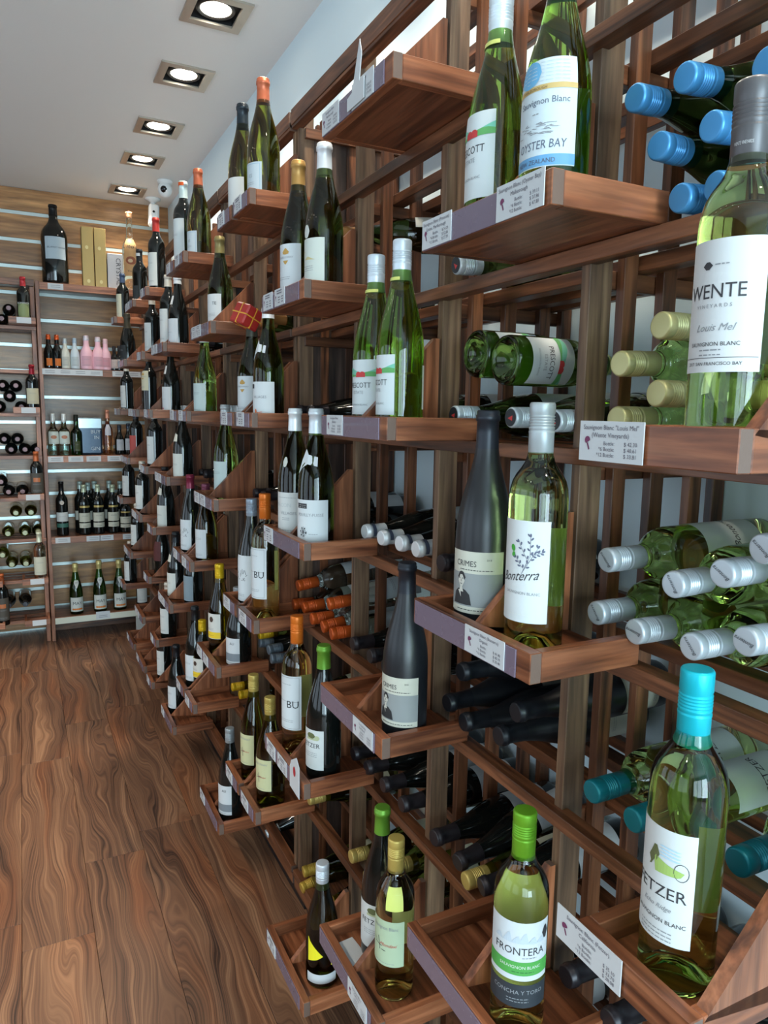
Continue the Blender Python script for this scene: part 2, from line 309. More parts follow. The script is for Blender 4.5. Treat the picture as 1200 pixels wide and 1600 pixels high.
# style: profile, glass, cap kind, cap colour, cap length, label colour, z0, z1 (fractions of h), label width, back label, decoration
ST = {
 'wente': ('bordeaux', 'pale', 'screw', (88, 86, 88), .062, (236, 238, 238), .235, .585, .094, 1, 'wente'),
 'fetzer': ('bordeaux', 'pale', 'screw', (20, 178, 196), .070, (232, 238, 238), .165, .53, .088, 1, 'fetzer'),
 'frontera': ('bordeaux', 'lime', 'screw', (110, 170, 40), .062, (226, 234, 238), .29, .56, .096, 2, 'frontera'),
 'bonterra': ('bordeaux', 'pale', 'screw', (176, 186, 190), .058, (236, 240, 240), .145, .55, .088, 1, 'bonterra'),
 'crimes': ('burgundy', 'matt', 'foil', (38, 42, 50), .058, (222, 220, 204), .09, .375, .088, 1, 'crimes'),
 'oyster': ('burgundy', 'green', 'screw', (60, 150, 90), .058, (222, 236, 242), .165, .56, .096, 1, 'oyster'),
 'scott_hi': ('burgundy', 'green', 'screw', (214, 224, 230), .062, (232, 240, 242), .15, .50, .090, 1, 'scott'),
 'scott': ('burgundy', 'green', 'screw', (206, 218, 228), .062, (232, 240, 242), .10, .41, .090, 1, 'scott'),
 'mondavi': ('bordeaux', 'clear', 'screw', (196, 172, 92), .062, (196, 216, 180), .235, .53, .086, 1, 'script'),
 'fetzer_dark': ('burgundy', 'dark', 'foil', (104, 158, 52), .058, (232, 236, 234), .10, .40, .088, 1, 'fetzer2'),
 'whitefoil': ('burgundy', 'darkolive', 'foil', (222, 226, 230), .062, (228, 236, 226), .06, .38, .080, 0, 'seal'),
 'goldfoil': ('burgundy', 'darkolive', 'foil', (172, 132, 72), .062, (228, 234, 236), .13, .42, .090, 0, 'crest'),
 'puisse': ('burgundy', 'darkolive', 'foil', (214, 222, 228), .055, (236, 240, 242), .045, .365, .094, 0, 'puisse'),
 'villages': ('burgundy', 'darkolive', 'foil', (226, 230, 232), .050, (232, 234, 230), .05, .37, .094, 0, 'villages'),
 'mv': ('burgundy', 'darkolive', 'foil', (236, 238, 240), .030, (236, 240, 242), .03, .36, .094, 0, 'mv'),
 'bu': ('bordeaux', 'clear', 'screw', (214, 112, 34), .062, (230, 236, 238), .19, .59, .080, 1, 'bu'),
 'yellowtri': ('burgundy', 'darkolive', 'screw', (214, 222, 230), .062, (232, 236, 238), .05, .13, .080, 0, 'tri'),
 'copper': ('burgundy', 'olive', 'foil', (184, 98, 66), .058, (214, 226, 232), .06, .33, .070, 1, 'framed'),
 'blackfoil_olive': ('burgundy', 'olive', 'foil', (34, 44, 52), .062, (236, 238, 236), .06, .37, .090, 0, ''),
 'goldmark': ('burgundy', 'darkolive', 'foil', (60, 60, 50), .05, (228, 234, 236), .08, .45, .090, 0, 'crest'),
 'greycap': ('burgundy', 'dark', 'screw', (140, 152, 166), .06, (232, 238, 240), .08, .50, .086, 1, 'scribble'),
 'goldcap': ('burgundy', 'olive', 'screw', (188, 166, 90), .062, (222, 220, 170), .17, .46, .088, 1, 'tree'),
 'goldgreen': ('burgundy', 'darkolive', 'foil', (136, 124, 78), .062, (234, 238, 238), .10, .42, .090, 1, 'te'),
 'silvergreen': ('burgundy', 'green', 'foil', (176, 184, 186), .03, (206, 224, 222), .05, .42, .086, 1, 'lines'),
 'yellowcap': ('burgundy', 'olive', 'screw', (214, 178, 30), .060, (232, 230, 220), .19, .47, .080, 0, 'yband'),
 'greyband': ('burgundy', 'dark', 'screw', (150, 158, 162), .060, (230, 234, 236), .07, .40, .088, 1, 'gband'),
 'orangeband': ('bordeaux', 'dark', 'foil', (196, 212, 210), .055, (226, 234, 234), .12, .58, .080, 1, 'otop'),
 'darkwhite': ('burgundy', 'dark', 'foil', (224, 230, 234), .030, (232, 238, 240), .04, .43, .088, 1, 'reddot'),
 'purplesilver': ('burgundy', 'olive', 'screw', (116, 60, 82), .060, (226, 234, 236), .09, .45, .074, 1, 'lines'),
 'purplecap': ('burgundy', 'dark', 'foil', (120, 36, 60), .060, (230, 236, 238), .09, .46, .080, 1, 'scribble'),
 'blackcap': ('burgundy', 'dark', 'foil', (30, 32, 36), .060, (230, 236, 238), .10, .42, .080, 0, 'lines'),
 'darkcream': ('bordeaux', 'dark', 'foil', (206, 200, 186), .045, (230, 234, 230), .12, .56, .078, 1, 'lines'),
 'darkneck': ('burgundy', 'dark', 'foil', (30, 34, 38), .045, (234, 236, 228), .05, .40, .088, 1, 'neck'),
 'darkwide': ('burgundy', 'dark', 'foil', (26, 28, 30), .045, (150, 170, 182), .10, .46, .080, 0, 'lines'),
 'redfoil': ('bordeaux', 'dark', 'foil', (176, 52, 44), .055, (226, 232, 228), .13, .55, .080, 1, 'lines'),
 'orangetop': ('bordeaux', 'dark', 'foil', (214, 124, 40), .02, (222, 216, 186), .40, .72, .080, 0, 'crest'),
 'redround': ('burgundy', 'dark', 'foil', (26, 28, 30), .045, (92, 42, 42), .30, .62, .070, 0, ''),
 'blackband': ('bordeaux', 'dark', 'foil', (30, 34, 38), .06, (40, 48, 50), .1, .4, .06, 0, 'wband'),
 'champ_black': ('champagne', 'dark', 'champ', (60, 56, 44), .085, (36, 42, 44), .1, .4, .08, 0, 'lines'),
 'pinklabel': ('bordeaux', 'dark', 'foil', (40, 40, 48), .05, (206, 92, 84), .10, .50, .080, 0, ''),
 'bluefoil': ('bordeaux', 'dark', 'foil', (66, 82, 108), .055, (220, 222, 196), .12, .58, .074, 0, 'lines'),
 'magnum': ('magnum', 'dark', 'foil', (18, 18, 20), .06, (190, 206, 216), .30, .58, .086, 0, 'magnum'),
 'titos': ('spirit', 'clear', 'screw', (206, 150, 110), .03, (206, 160, 108), .18, .66, .080, 0, 'titos'),
 'mini_orange': ('mini', 'dark', 'champ', (206, 84, 30), .105, (226, 120, 40), .08, .30, .05, 0, ''),
 'mini_silver': ('mini', 'beige', 'champ', (176, 186, 192), .11, (206, 206, 196), .1, .4, .07, 0, 'lines'),
 'mini_silver2': ('mini', 'silverb', 'champ', (158, 176, 192), .11, (200, 212, 216), .1, .4, .07, 0, 'lines'),
 'mini_pink': ('mini', 'pink', 'champ', (206, 200, 206), .11, (232, 178, 192), .1, .4, .07, 0, 'lines'),
 'mini_pink2': ('mini', 'pink', 'champ', (214, 178, 182), .11, (226, 160, 172), .1, .4, .07, 0, 'lines'),
 'mini_dark': ('mini', 'dark', 'foil', (40, 36, 40), .05, (214, 196, 190), .1, .46, .08, 0, 'lines'),
 'rum': ('spirit', 'aqua', 'screw', (226, 230, 228), .06, (214, 224, 216), .28, .58, .084, 0, 'oval'),
 'rum_dark': ('spirit', 'teal', 'screw', (30, 34, 28), .05, (60, 70, 30), .1, .35, .04, 0, 'lines'),
 'rose': ('spirit', 'rose', 'foil', (196, 130, 104), .055, (226, 222, 226), .44, .68, .05, 0, ''),
 'mini_blue': ('mini', 'dark', 'foil', (40, 48, 60), .05, (196, 200, 208), .15, .52, .07, 0, 'lines'),
 'cognac': ('bordeaux', 'dark', 'foil', (20, 22, 26), .09, (220, 224, 222), .27, .44, .088, 0, 'greenband'),
 'port': ('bordeaux', 'dark', 'foil', (176, 186, 160), .045, (222, 218, 198), .26, .44, .088, 0, 'port'),
 'portb': ('bordeaux', 'dark', 'foil', (166, 184, 178), .045, (212, 210, 196), .26, .44, .088, 0, ''),
 'may': ('champagne', 'teal', 'champ', (196, 180, 118), .11, (228, 230, 222), .06, .34, .096, 0, 'may'),
 'romanza': ('bordeaux', 'dark', 'foil', (176, 44, 50), .07, (120, 132, 92), .08, .42, .07, 0, 'romanza'),
 'redfoil2': ('bordeaux', 'dark', 'foil', (140, 24, 38), .062, (214, 206, 176), .17, .50, .08, 0, 'lines'),
 'copper2': ('bordeaux', 'dark', 'foil', (176, 92, 50), .062, (86, 82, 74), .10, .54, .09, 0, 'copperbox'),
 'whitewine': ('bordeaux', 'clear', 'foil', (206, 206, 180), .062, (224, 220, 198), .13, .50, .086, 0, 'lines'),
 'l_blue': ('burgundy', 'darkolive', 'screw', (74, 146, 200), .060, (222, 236, 242), .15, .5, .09, 0, ''),
 'l_gold': ('bordeaux', 'palelie', 'screw', (188, 182, 130), .058, (226, 230, 232), .2, .5, .09, 0, ''),
 'l_bont': ('bordeaux', 'palelie', 'screw', (186, 194, 200), .058, (222, 228, 230), .15, .52, .09, 0, 'lbont'),
 'l_teal': ('bordeaux', 'palelie', 'screw', (10, 110, 122), .068, (214, 226, 222), .12, .5, .09, 0, 'lfetz'),
 'l_goldolive': ('burgundy', 'olive', 'screw', (186, 164, 92), .060, (222, 220, 190), .2, .5, .08, 0, ''),
 'l_redtip': ('burgundy', 'darkolive', 'screw', (196, 206, 212), .055, (216, 224, 226), .15, .45, .09, 0, 'ltip'),
 'l_black': ('burgundy', 'matt', 'foil', (30, 33, 38), .058, (214, 212, 196), .12, .36, .08, 0, 'lines'),
 'l_white': ('burgundy', 'dark', 'foil', (226, 230, 232), .056, (228, 230, 228), .1, .4, .09, 0, 'lneck'),
 'l_orange': ('bordeaux', 'clear', 'screw', (196, 86, 32), .060, (214, 224, 228), .2, .55, .08, 0, 'lines'),
 'l_foilgold': ('burgundy', 'darkolive', 'foil', (160, 110, 60), .055, (220, 222, 214), .15, .45, .09, 0, ''),
 'l_goldcap': ('burgundy', 'olive', 'screw', (190, 158, 66), .060, (220, 216, 180), .2, .5, .08, 0, ''),
 'l_silver': ('burgundy', 'dark', 'screw', (190, 202, 208), .060, (220, 224, 226), .1, .4, .08, 0, ''),
 'l_silverdark': ('burgundy', 'dark', 'screw', (96, 108, 118), .060, (220, 224, 226), .1, .4, .08, 0, ''),
 'l_yellow': ('burgundy', 'olive', 'screw', (206, 166, 30), .060, (222, 220, 200), .2, .5, .08, 0, ''),
 'l_dark': ('burgundy', 'dark', 'foil', (44, 40, 44), .055, (216, 220, 222), .12, .42, .09, 0, ''),
 'l_back': ('bordeaux', 'dark', 'foil', (40, 28, 32), .055, (150, 120, 124), .2, .5, .08, 0, 'tipdot'),
 'l_backolive': ('bordeaux', 'olive', 'foil', (150, 150, 120), .055, (200, 200, 180), .2, .5, .08, 0, ''),
 'l_backwhite': ('burgundy', 'dark', 'foil', (60, 60, 66), .055, (214, 222, 224), .3, .6, .12, 0, ''),
}
def wine_parts(b, root, gl):
    # the wine itself: inner surface a little inside the glass, filled to the lower neck
    k = b.k; pr = [(0, .0275*k), (.012, .0235*k), (.0215, .010*k), (.029, .005*k)]
    pr += [(r-.0028, z) for r, z in b.prof[6:] if z < .245*k and r > .017]
    pr += [(.0125, .250*k), (0, .2502*k)]
    v, f = lathe_data(pr, b.seg)
    col = {'pale': ('pale_wine', (250, 250, 205)), 'clear': ('straw_wine', (254, 246, 200)), 'lime': ('pale_wine', (250, 250, 205)), 'green': ('light_wine', (246, 248, 200))}.get(gl, ('light_wine', (246, 248, 200)))
    link('wine', mesh('wine', v, f, glass(col[0], col[1], .93), True), root)
def bottle(style, h, seg, loc, rot, label, cat='bottle', group=None, hero=False, name='wine_bottle', plainlab=False, wine=True):
    pf, gl, ck, cc, cl, lc, z0, z1, lw, bl, deco = ST[style]
    h = round(h/.005)*.005; b = Bot(pf, h, seg)
    root = link(name, lathe(name, b.prof, seg, G[gl](), key=(pf, h)), None, (loc[0], loc[1], loc[2]+ZC), rot)
    tag(root, label, cat, group)
    if hero and gl in ('lime', 'pale', 'clear', 'green', 'olive', 'darkolive') and wine: wine_parts(b, root, gl)
    cl = cl*min(1.1, h/.30)
    cr = .0158 if pf not in ('mini', 'magnum', 'spirit') else {'mini': .019, 'magnum': .0168, 'spirit': .0176}[pf]
    link('screw_cap' if ck == 'screw' else 'foil_capsule', lathe('capsule', cap_prof(ck, h, cl, cr), seg, foil(cc), key=(ck, h, cl, cr)), root)
    if plainlab is None: return root
    lab = None
    if deco != 'tri' or True:
        lab = b.patch('label', root, -lw/2, lw/2, z0*h, z1*h, paper(lc))
        if deco in ('tri',): pass
    if bl == 1: b.patch('back_label', root, PI*b.R(.1)-.026, PI*b.R(.1)+.026, (z0+.03)*h, (z1-.05)*h, paper((222, 228, 214)))
    if bl == 2: b.patch('back_label', root, PI*b.R(.1)-.040, PI*b.R(.1)+.040, .14*h, .62*h, paper((236, 238, 200)))
    if not plainlab and deco: decorate(deco, b, root, lab, h, z0*h, z1*h, lw)
    return root
def decorate(d, b, root, L, h, z0, z1, lw):
    M = (z0+z1)/2; H = z1-z0; T = b.text
    if d == 'wente':
        b.polys('emblem', L, [[(.002, z1-.022), (-.003, z1-.017), (-.008, z1-.022), (-.003, z1-.027)]], INK)
        fine(b, L, z1-.0215, .012, 1, .01); T(L, 'WENTE', .004, z1-.050, .0178, sx=.9); T(L, 'V I N E Y A R D S', .004, z1-.058, .0045, GREY)
        T(L, 'Louis Mel', .006, z1-.078, .009, GREY, .4); T(L, 'SAUVIGNON BLANC', .006, z1-.091, .0050); fine(b, L, z1-.0945, .02, 2, .004)
        b.polys('rule', L, [bar(-lw/2+.004, z0+.0125, lw/2-.002, z0+.0125, .0005)], INK); T(L, '2017  SAN FRANCISCO BAY', .006, z0+.006, .0042)
        T(root, 'WENTE VINEYARDS', .012, h-.054, .0042, paper((222, 222, 222)), off=.0020)
    elif d == 'fetzer':
        b.polys('picture', L, [[(.004, z1-.048), (.03, z1-.046), (.034, z1-.040), (.018, z1-.036), (.002, z1-.030)]], plain('meadow_green', (150, 178, 96), .6))
        b.polys('picture', L, [ell(.004, z1-.029, .005, .009), ell(.0, z1-.035, .004, .006), bar(-.002, z1-.045, .004, z1-.03, .002)], plain('tree_olive', (92, 98, 62), .6))
        b.polys('picture', L, [bar(.008, z1-.018-i*.0035, .030, z1-.020-i*.0035, .0016) for i in range(4)], plain('sky_print', (166, 196, 214), .6))
        b.polys('picture', L, [bar(.031+.007*math.cos(t), z1-.040+.009*math.sin(t), .031+.007*math.cos(t+.45), z1-.040+.009*math.sin(t+.45), .0006) for t in [i*.42 for i in range(15)]], INK)
        T(L, 'FETZER', .008, z1-.072, .0178); T(L, 'Echo Ridge', .008, z1-.085, .007, GREY, .4); T(L, 'SAUVIGNON BLANC', .010, z1-.099, .0062); fine(b, L, z1-.108, .036, 3, .008)
        T(root, 'FETZER  FETZER', .010, h-.064, .0048, plain('cap_teal_print', (10, 130, 146), .5), off=.0020)
    elif d == 'fetzer2':
        b.polys('picture', L, [ell(.012, z1-.014, .012, .007)], plain('tree_olive', (92, 98, 62), .6)); b.polys('picture', L, [ell(.028, z1-.018, .007, .006), [(0, z1-.024), (.03, z1-.024), (.03, z1-.021), (0, z1-.019)]], plain('sage_print', (170, 176, 140), .6))
        T(L, 'FETZER', .010, z1-.042, .0150); fine(b, L, z1-.055, .036, 3, .01)
    elif d == 'frontera':
        b.patch('band', L, -lw/2, lw/2, z0+.008, z0+.028, plain('band_green', (74, 152, 70), .6), .0008)
        b.patch('lower_label', root, -lw/2, lw/2, z0-.040, z0-.006, plain('charcoal_label', (44, 50, 56), .5), .0005)
        T(L, 'SAUVIGNON BLANC', .004, z0+.018, .0062, paper()); fine(b, L, z0+.013, .03, 1, .008, plain('print_green', (40, 100, 50), .6))
        T(L, 'FRONTERA', .002, z0+.038, .0155, sx=.92); fine(b, L, z0+.034, .02, 1, .016); T(root, 'CONCHA Y TORO', .002, z0-.020, .0085, GREY); fine(b, root, z0-.027, .03, 2, .002)
        mt = []
        for i, (x, q) in enumerate([(-.026, .010), (-.012, .018), (.0, .013), (.010, .020), (.022, .012), (.034, .010)]):
            mt.append([(x-.010, z1-.030), (x, z1-.030+q), (x+.001, z1-.030+q*.6), (x+.004, z1-.030)])
        b.polys('mountains', L, mt, plain('mountain_grey', (176, 188, 198), .6)); b.polys('seal', L, [ell(.040, z1-.018, .006, .010)], INK)
    elif d == 'bonterra':
        T(L, 'Bonterra', .003, z0+.053, .0178, INK, .5, sx=.85, slope=.12); T(L, 'SAUVIGNON BLANC', .010, z0+.036, .0052, GREY); fine(b, L, z0+.010, .04, 1, .0, plain('pale_print', (205, 208, 204), .6))
        P = [bar(.008, z0+.058, .020, z0+.086, .0007)]
        for j, (bx_, bz, ex, ez) in enumerate(((.012, .066, .030, .098), (.018, .078, .004, .104), (.022, .086, .036, .092), (.012, .068, .000, .084), (.020, .084, .020, .112))):
            P.append(bar(bx_, z0+bz, ex, z0+ez, .0005)); an = math.atan2(ez-bz, ex-bx_)
            for i in range(6):
                t = .2+i*.16; x, z = bx_+(ex-bx_)*t, z0+bz+(ez-bz)*t; sd = 1 if i % 2 else -1
                P.append(ell(x-sd*.0022*math.sin(an), z+sd*.0022*math.cos(an), .0024, .0012, 7, an+sd*.7))
            P.append(ell(ex, z0+ez, .0024, .0013, 7, an))
        b.polys('sprig', L, P, plain('sprig_ink', (92, 96, 116), .6))
        b.polys('butterfly', L, [ell(-.004, z0+.094, .0034, .0048, 9, .3), ell(-.003, z0+.086, .0028, .0036, 9, -.3)], plain('butterfly_green', (60, 150, 50), .6))
    elif d == 'crimes':
        b.patch('photograph', L, -lw/2, lw/2, z0+.010, z1-.031, plain('photo_grey', (136, 140, 140), .6), .0008)
        T(L, 'CRIMES', -.012, z1-.021, .0115, sx=.9); fine(b, L, z1-.026, .05, 1, .004, INK); T(L, '2018', .022, z1-.012, .0036); fine(b, L, z0+.005, .06, 1, .004, INK)
        zc = z0+.012
        b.polys('portrait', L, [[(-.034, zc), (-.001, zc), (-.004, zc+.015), (-.012, zc+.022), (-.024, zc+.022), (-.033, zc+.014)], ell(-.018, zc+.039, .0072, .0085, 16)], plain('portrait_dark', (40, 40, 42), .6), .0011)
        b.polys('portrait', L, [ell(-.018, zc+.034, .0060, .0090, 16), [(-.022, zc+.018), (-.014, zc+.018), (-.015, zc+.027), (-.021, zc+.027)], [(-.024, zc+.02), (-.019, zc+.02), (-.018, zc+.010)]], plain('portrait_light', (186, 184, 174), .6), .0014)
        b.polys('portrait', L, [bar(-.022, zc+.0375, -.0195, zc+.0375, .001), bar(-.0165, zc+.0375, -.014, zc+.0375, .001), bar(-.020, zc+.0295, -.016, zc+.0295, .0008), bar(-.018, zc+.036, -.0175, zc+.0325, .0007)], plain('portrait_dark', (40, 40, 42), .6), .0017)
    elif d == 'oyster':
        b.polys('waves', L, [bar(-lw/2+.001+i*.0096, z1-.004-j*.0042+(.0006 if i % 2 else 0), -lw/2+.0096+i*.0096, z1-.004-j*.0042, .0008) for i in range(9) for j in range(6)], plain('wave_blue', (172, 190, 200), .6))
        b.patch('band', L, -lw/2, lw/2, z1-.035, z1-.029, plain('band_gold', (186, 160, 104), .5), .0009); T(L, 'MARLBOROUGH', -.004, z1-.0342, .0046, plain('brown_print', (110, 84, 50), .6), off=.0013)
        b.polys('medallion', L, [ell(-.012, z1-.015, .017, .015, 20)], plain('medallion_blue', (98, 160, 198), .5), .0012)
        T(L, 'Sauvignon Blanc', .008, z1-.050, .0098, plain('print_slate', (84, 92, 110), .6)); fine(b, L, z1-.060, .008, 1, 0)
        r = random.Random(3); b.polys('seascape', L, [bar(x, z1-.070-y, x+r.uniform(.004, .012), z1-.070-y+r.uniform(-.002, .002), .0008) for x, y in [(r.uniform(-.03, .02), r.uniform(0, .012)) for _ in range(34)]], GREY)
        T(L, 'OYSTER BAY', .006, z0+.020, .0135, plain('print_slate', (84, 92, 110), .6), .1, sx=.8)
        b.patch('blue_band', L, -lw/2, lw/2, z0+.001, z0+.013, plain('band_blue', (96, 150, 190), .5), .0008); T(L, 'NEW ZEALAND', 0, z0+.004, .0072, plain('print_slate', (84, 92, 110), .6), off=.0013)
    elif d == 'scott':
        zc = z1-.030
        b.polys('hills', L, [[(-lw/2+i*.009, zc), (-lw/2+(i+1)*.009, zc), (-lw/2+(i+1)*.009, zc+.012+.005*math.sin(i*.7+.7)), (-lw/2+i*.009, zc+.012+.005*math.sin(i*.7))] for i in range(10)], plain('hill_teal', (112, 184, 160), .6))
        b.polys('hills', L, [[(-lw/2+i*.009, zc), (-lw/2+(i+1)*.009, zc), (-lw/2+(i+1)*.009, zc+.006+.003*math.sin(i*.8+1.8)), (-lw/2+i*.009, zc+.006+.003*math.sin(i*.8+1))] for i in range(10)], plain('hill_green', (92, 158, 92), .6), .0012)
        b.polys('barn', L, [[(.0+q, zc-.001), (.012+q, zc-.001), (.012+q, zc+.006), (.006+q, zc+.010), (q, zc+.006)] for q in (0, .009)], plain('barn_red', (186, 56, 56), .6), .0015)
        b.patch('neck_ring', root, -.047, .047, h-.066, h-.0605, plain('ring_lime', (196, 200, 110), .4), .0017)
        T(L, 'PRESCOTT', .004, zc-.020, .0135, sx=.85); T(L, 'ESTATE', .004, zc-.031, .008, GREY); T(L, 'SAUVIGNON BLANC', .004, max(z0+.012, zc-.052), .0048, GREY)
    elif d == 'script':
        T(L, 'Sauvignon Blanc', .004, z1-.018, .0100, GREY, sx=.85); T(L, 'Mondavi', .010, M-.006, .010, plain('print_red', (176, 52, 52), .6), .5)
        b.polys('sketch', L, [bar(-.02, M-.004, .0, M-.008, .0014), bar(-.01, M+.010, -.006, M-.016, .0014), bar(-.024, M+.004, -.012, M-.002, .001), bar(-.004, M-.014, .008, M-.016, .0016)], INK); fine(b, L, z0+.006, .05, 1)
        b.patch('neck_sticker', root, .006, .040, .60*h, .735*h, plain('lime_sticker', (214, 224, 120), .5))
    elif d == 'seal':
        b.polys('neck_seal', root, [ell(-.004, .425*h, .010, .0135, 18)], paper((226, 230, 222)), .0012)
        b.polys('sketch', L, [bar(-.02, M+.012, -.02, M+.024, .001), bar(-.02, M+.024, -.012, M+.024, .001), [(-.012, M+.008), (.02, M+.006), (.0, M+.014)]], plain('tan_print', (190, 178, 130), .6)); fine(b, L, M-.006, .03, 3); fine(b, L, z0+.012, .04, 1)
    elif d == 'crest':
        gp = plain('gold_print', (176, 138, 70), .5); b.polys('crest', L, [ell(.008, z1-.018, .010, .005, 12), [(-.001, z1-.022), (.017, z1-.022), (.014, z1-.014), (.008, z1-.008), (.002, z1-.014)], [(.0, z1-.036), (.016, z1-.036), (.008, z1-.046)]], gp); T(L, 'CHARDONNAY', .006, z1-.031, .0062, GREY); fine(b, L, z0+.02, .04, 2)
    elif d == 'puisse':
        b.patch('stamp', L, -.030, -.002, z1-.019, z1-.008, INK, .0009); fine(b, L, z1-.012, .022, 2, -.016, paper()); T(L, 'POUILLY-FUISSÉ', .004, z1-.036, .0094, GREY, sx=.95)
        r = random.Random(8); b.polys('flower', L, [bar(-.012, z0+.028, -.012+.010*math.cos(t), z0+.028+.012*math.sin(t), .0009) for t in [i*.5 for i in range(13)]]+[ell(-.012+.008*math.cos(i), z0+.028+.009*math.sin(i), .002, .002, 6) for i in range(7)], INK); fine(b, L, z0+.024, .02, 1, .012); fine(b, L, z0+.007, .06, 1)
        neck_tag(b, root, h)
    elif d == 'villages':
        fine(b, L, z1-.012, .05, 1); T(L, 'MÂCON', -.010, z1-.034, .013, plain('pale_print2', (178, 182, 182), .6)); T(L, 'VILLAGES', .006, z1-.052, .0098, GREY); fine(b, L, z1-.060, .02, 2); fine(b, L, z0+.010, .05, 2)
        b.polys('neck_seal', root, [ell(-.006, .60*h, .008, .012, 16)], paper((226, 226, 214)), .0012)
    elif d == 'mv':
        b.patch('stamp', L, -.030, -.012, z1-.017, z1-.006, INK, .0009); T(L, 'VILLAGES', .006, z1-.042, .0098, GREY); b.polys('flourish', L, [ell(-.006, z0+.024, .004, .006, 10), bar(-.004, z0+.02, .016, z0+.022, .0015)], plain('orange_print', (214, 110, 60), .6)); fine(b, L, z0+.010, .05, 1)
        neck_tag(b, root, h)
    elif d == 'bu':
        P = [bar(-.034, z1-.004, .034, z1-.004, .0005), bar(-.034, z0+.004, .034, z0+.004, .0005), bar(-.034, z0+.004, -.034, z1-.004, .0005), bar(.034, z0+.004, .034, z1-.004, .0005), bar(-.034, M+.004, .034, M+.004, .0005)]
        b.polys('frame_lines', L, P, INK); T(L, 'BU', .018, M-.012, .026, plain('bold_ink', (30, 30, 34), .5)); fine(b, L, z1-.022, .03, 1); fine(b, L, z0+.025, .04, 2)
    elif d == 'tri':
        yl = plain('label_yellow', (226, 214, 40), .5); b.polys('upper_label', root, [[(-.036, .23*h), (-.036, .44*h), (-.028, .40*h), (.004, .29*h), (-.01, .26*h)]], yl, .0009); b.patch('side_label', root, .024, .030, .2*h, .32*h, yl)
    elif d == 'framed':
        P = [bar(-.030, z1-.004, .030, z1-.004, .001), bar(-.030, z0+.004, .030, z0+.004, .001), bar(.030, z0+.004, .030, z1-.004, .001)]; b.polys('frame_lines', L, P, plain('frame_blue', (120, 160, 186), .6)); T(L, 'ES', .004, M+.006, .012, GREY); fine(b, L, M-.006, .03, 2)
    elif d == 'scribble':
        r = random.Random(5); b.polys('drawing', L, [bar(x, M+y, x+r.uniform(-.004, .008), M+y+r.uniform(.002, .016), .0012) for x, y in [(r.uniform(-.02, .026), r.uniform(-.01, .015)) for _ in range(16)]], INK); fine(b, L, z0+.02, .04, 2)
    elif d == 'tree':
        b.polys('drawing', L, [bar(.006, M-.022, .004, M+.006, .0016), bar(-.008, M-.010, .016, M-.004, .0014), bar(-.006, M+.002, .002, M-.006, .001)], INK); T(L, 'Mondavi', .016, M-.008, .007, plain('print_red', (176, 52, 52), .6), .4); T(L, 'CHARDONNAY', .006, z1-.016, .0078, GREY); fine(b, L, z0+.006, .05, 1)
    elif d == 'te': T(L, 'TE', .022, z1-.034, .014); fine(b, L, M-.01, .03, 3, .01)
    elif d == 'yband':
        b.patch('yellow_band', L, -lw/2, lw/2, z0+.002, z0+.024, plain('label_yellow2', (222, 186, 40), .5), .0009); b.polys('seal', L, [ell(.006, z1-.020, .009, .010, 16)], plain('seal_brown', (66, 50, 40), .5), .0009); fine(b, L, z0+.036, .03, 2); fine(b, L, z0+.012, .03, 1, 0, INK)
    elif d == 'gband':
        b.patch('grey_band', L, -lw/2, lw/2, z0+.012, z0+.038, plain('band_grey', (120, 126, 132), .6), .0009); T(L, 'AU', .018, z1-.022, .012); fine(b, L, z0+.007, .05, 1)
    elif d == 'otop':
        b.patch('orange_ring', root, -.045, .045, h-.016, h-.004, foil((224, 96, 40)), .0030); fine(b, L, M+.02, .03, 2)
    elif d == 'reddot':
        b.polys('dot', L, [ell(.0, z0+.022, .006, .006, 12)], plain('dot_red', (206, 60, 70), .5)); b.patch('stamp', L, -.034, -.020, z1-.020, z1-.008, INK, .0009); fine(b, L, M+.004, .04, 1)
        b.patch('shoulder_sticker', root, -.034, .016, .62*h, .74*h, paper((236, 238, 236)))
    elif d == 'neck':
        b.polys('neck_sticker', root, [[(-.030, .56*h), (-.002, .57*h), (.020, .565*h), (.018, .66*h), (-.018, .69*h)]], paper((236, 234, 218)), .0016); fine(b, L, M+.01, .04, 2)
    elif d == 'wband': b.patch('neck_band', root, -.045, .045, h-.035, h-.020, paper((220, 224, 224)), .0030)
    elif d == 'magnum': T(L, 'BLANC NOIR', .002, M-.002, .014, INK, .3, sx=.9)
    elif d == 'titos': T(L, "Tito's", -.004, z1-.062, .040, INK, .2); b.polys('picture', L, [ell(0, M-.02, .030, .026, 18)], plain('medal_brown', (130, 70, 44), .5)); b.polys('picture', L, [ell(-.004, M-.022, .014, .012, 12)], paper((220, 190, 150)), .0013); T(L, 'Vodka', 0, z0+.026, .018, INK, .3)
    elif d == 'oval': b.polys('medal', L, [ell(0, M+.004, .022, .012, 16)], plain('medal_rust', (168, 112, 84), .5)); fine(b, L, z0+.008, .05, 2)
    elif d == 'greenband': b.patch('green_band', root, -lw/2, lw/2, .16*h, .235*h, plain('band_dark_green', (52, 96, 84), .5)); fine(b, L, M+.005, .04, 2); b.polys('neck_seal', root, [ell(0, .62*h, .014, .014, 14), ell(0, .80*h, .010, .012, 14)], paper((210, 200, 190)), .002)
    elif d == 'port': b.patch('lower_label', root, -lw/2, lw/2, .14*h, .235*h, paper((222, 218, 198))); fine(b, L, M+.012, .04, 2, 0, INK); fine(b, root, .18*h, .03, 2, 0, INK); b.patch('gold_collar', root, -.035, .035, .545*h, .585*h, foil((170, 148, 88)), .0009)
    elif d == 'may':
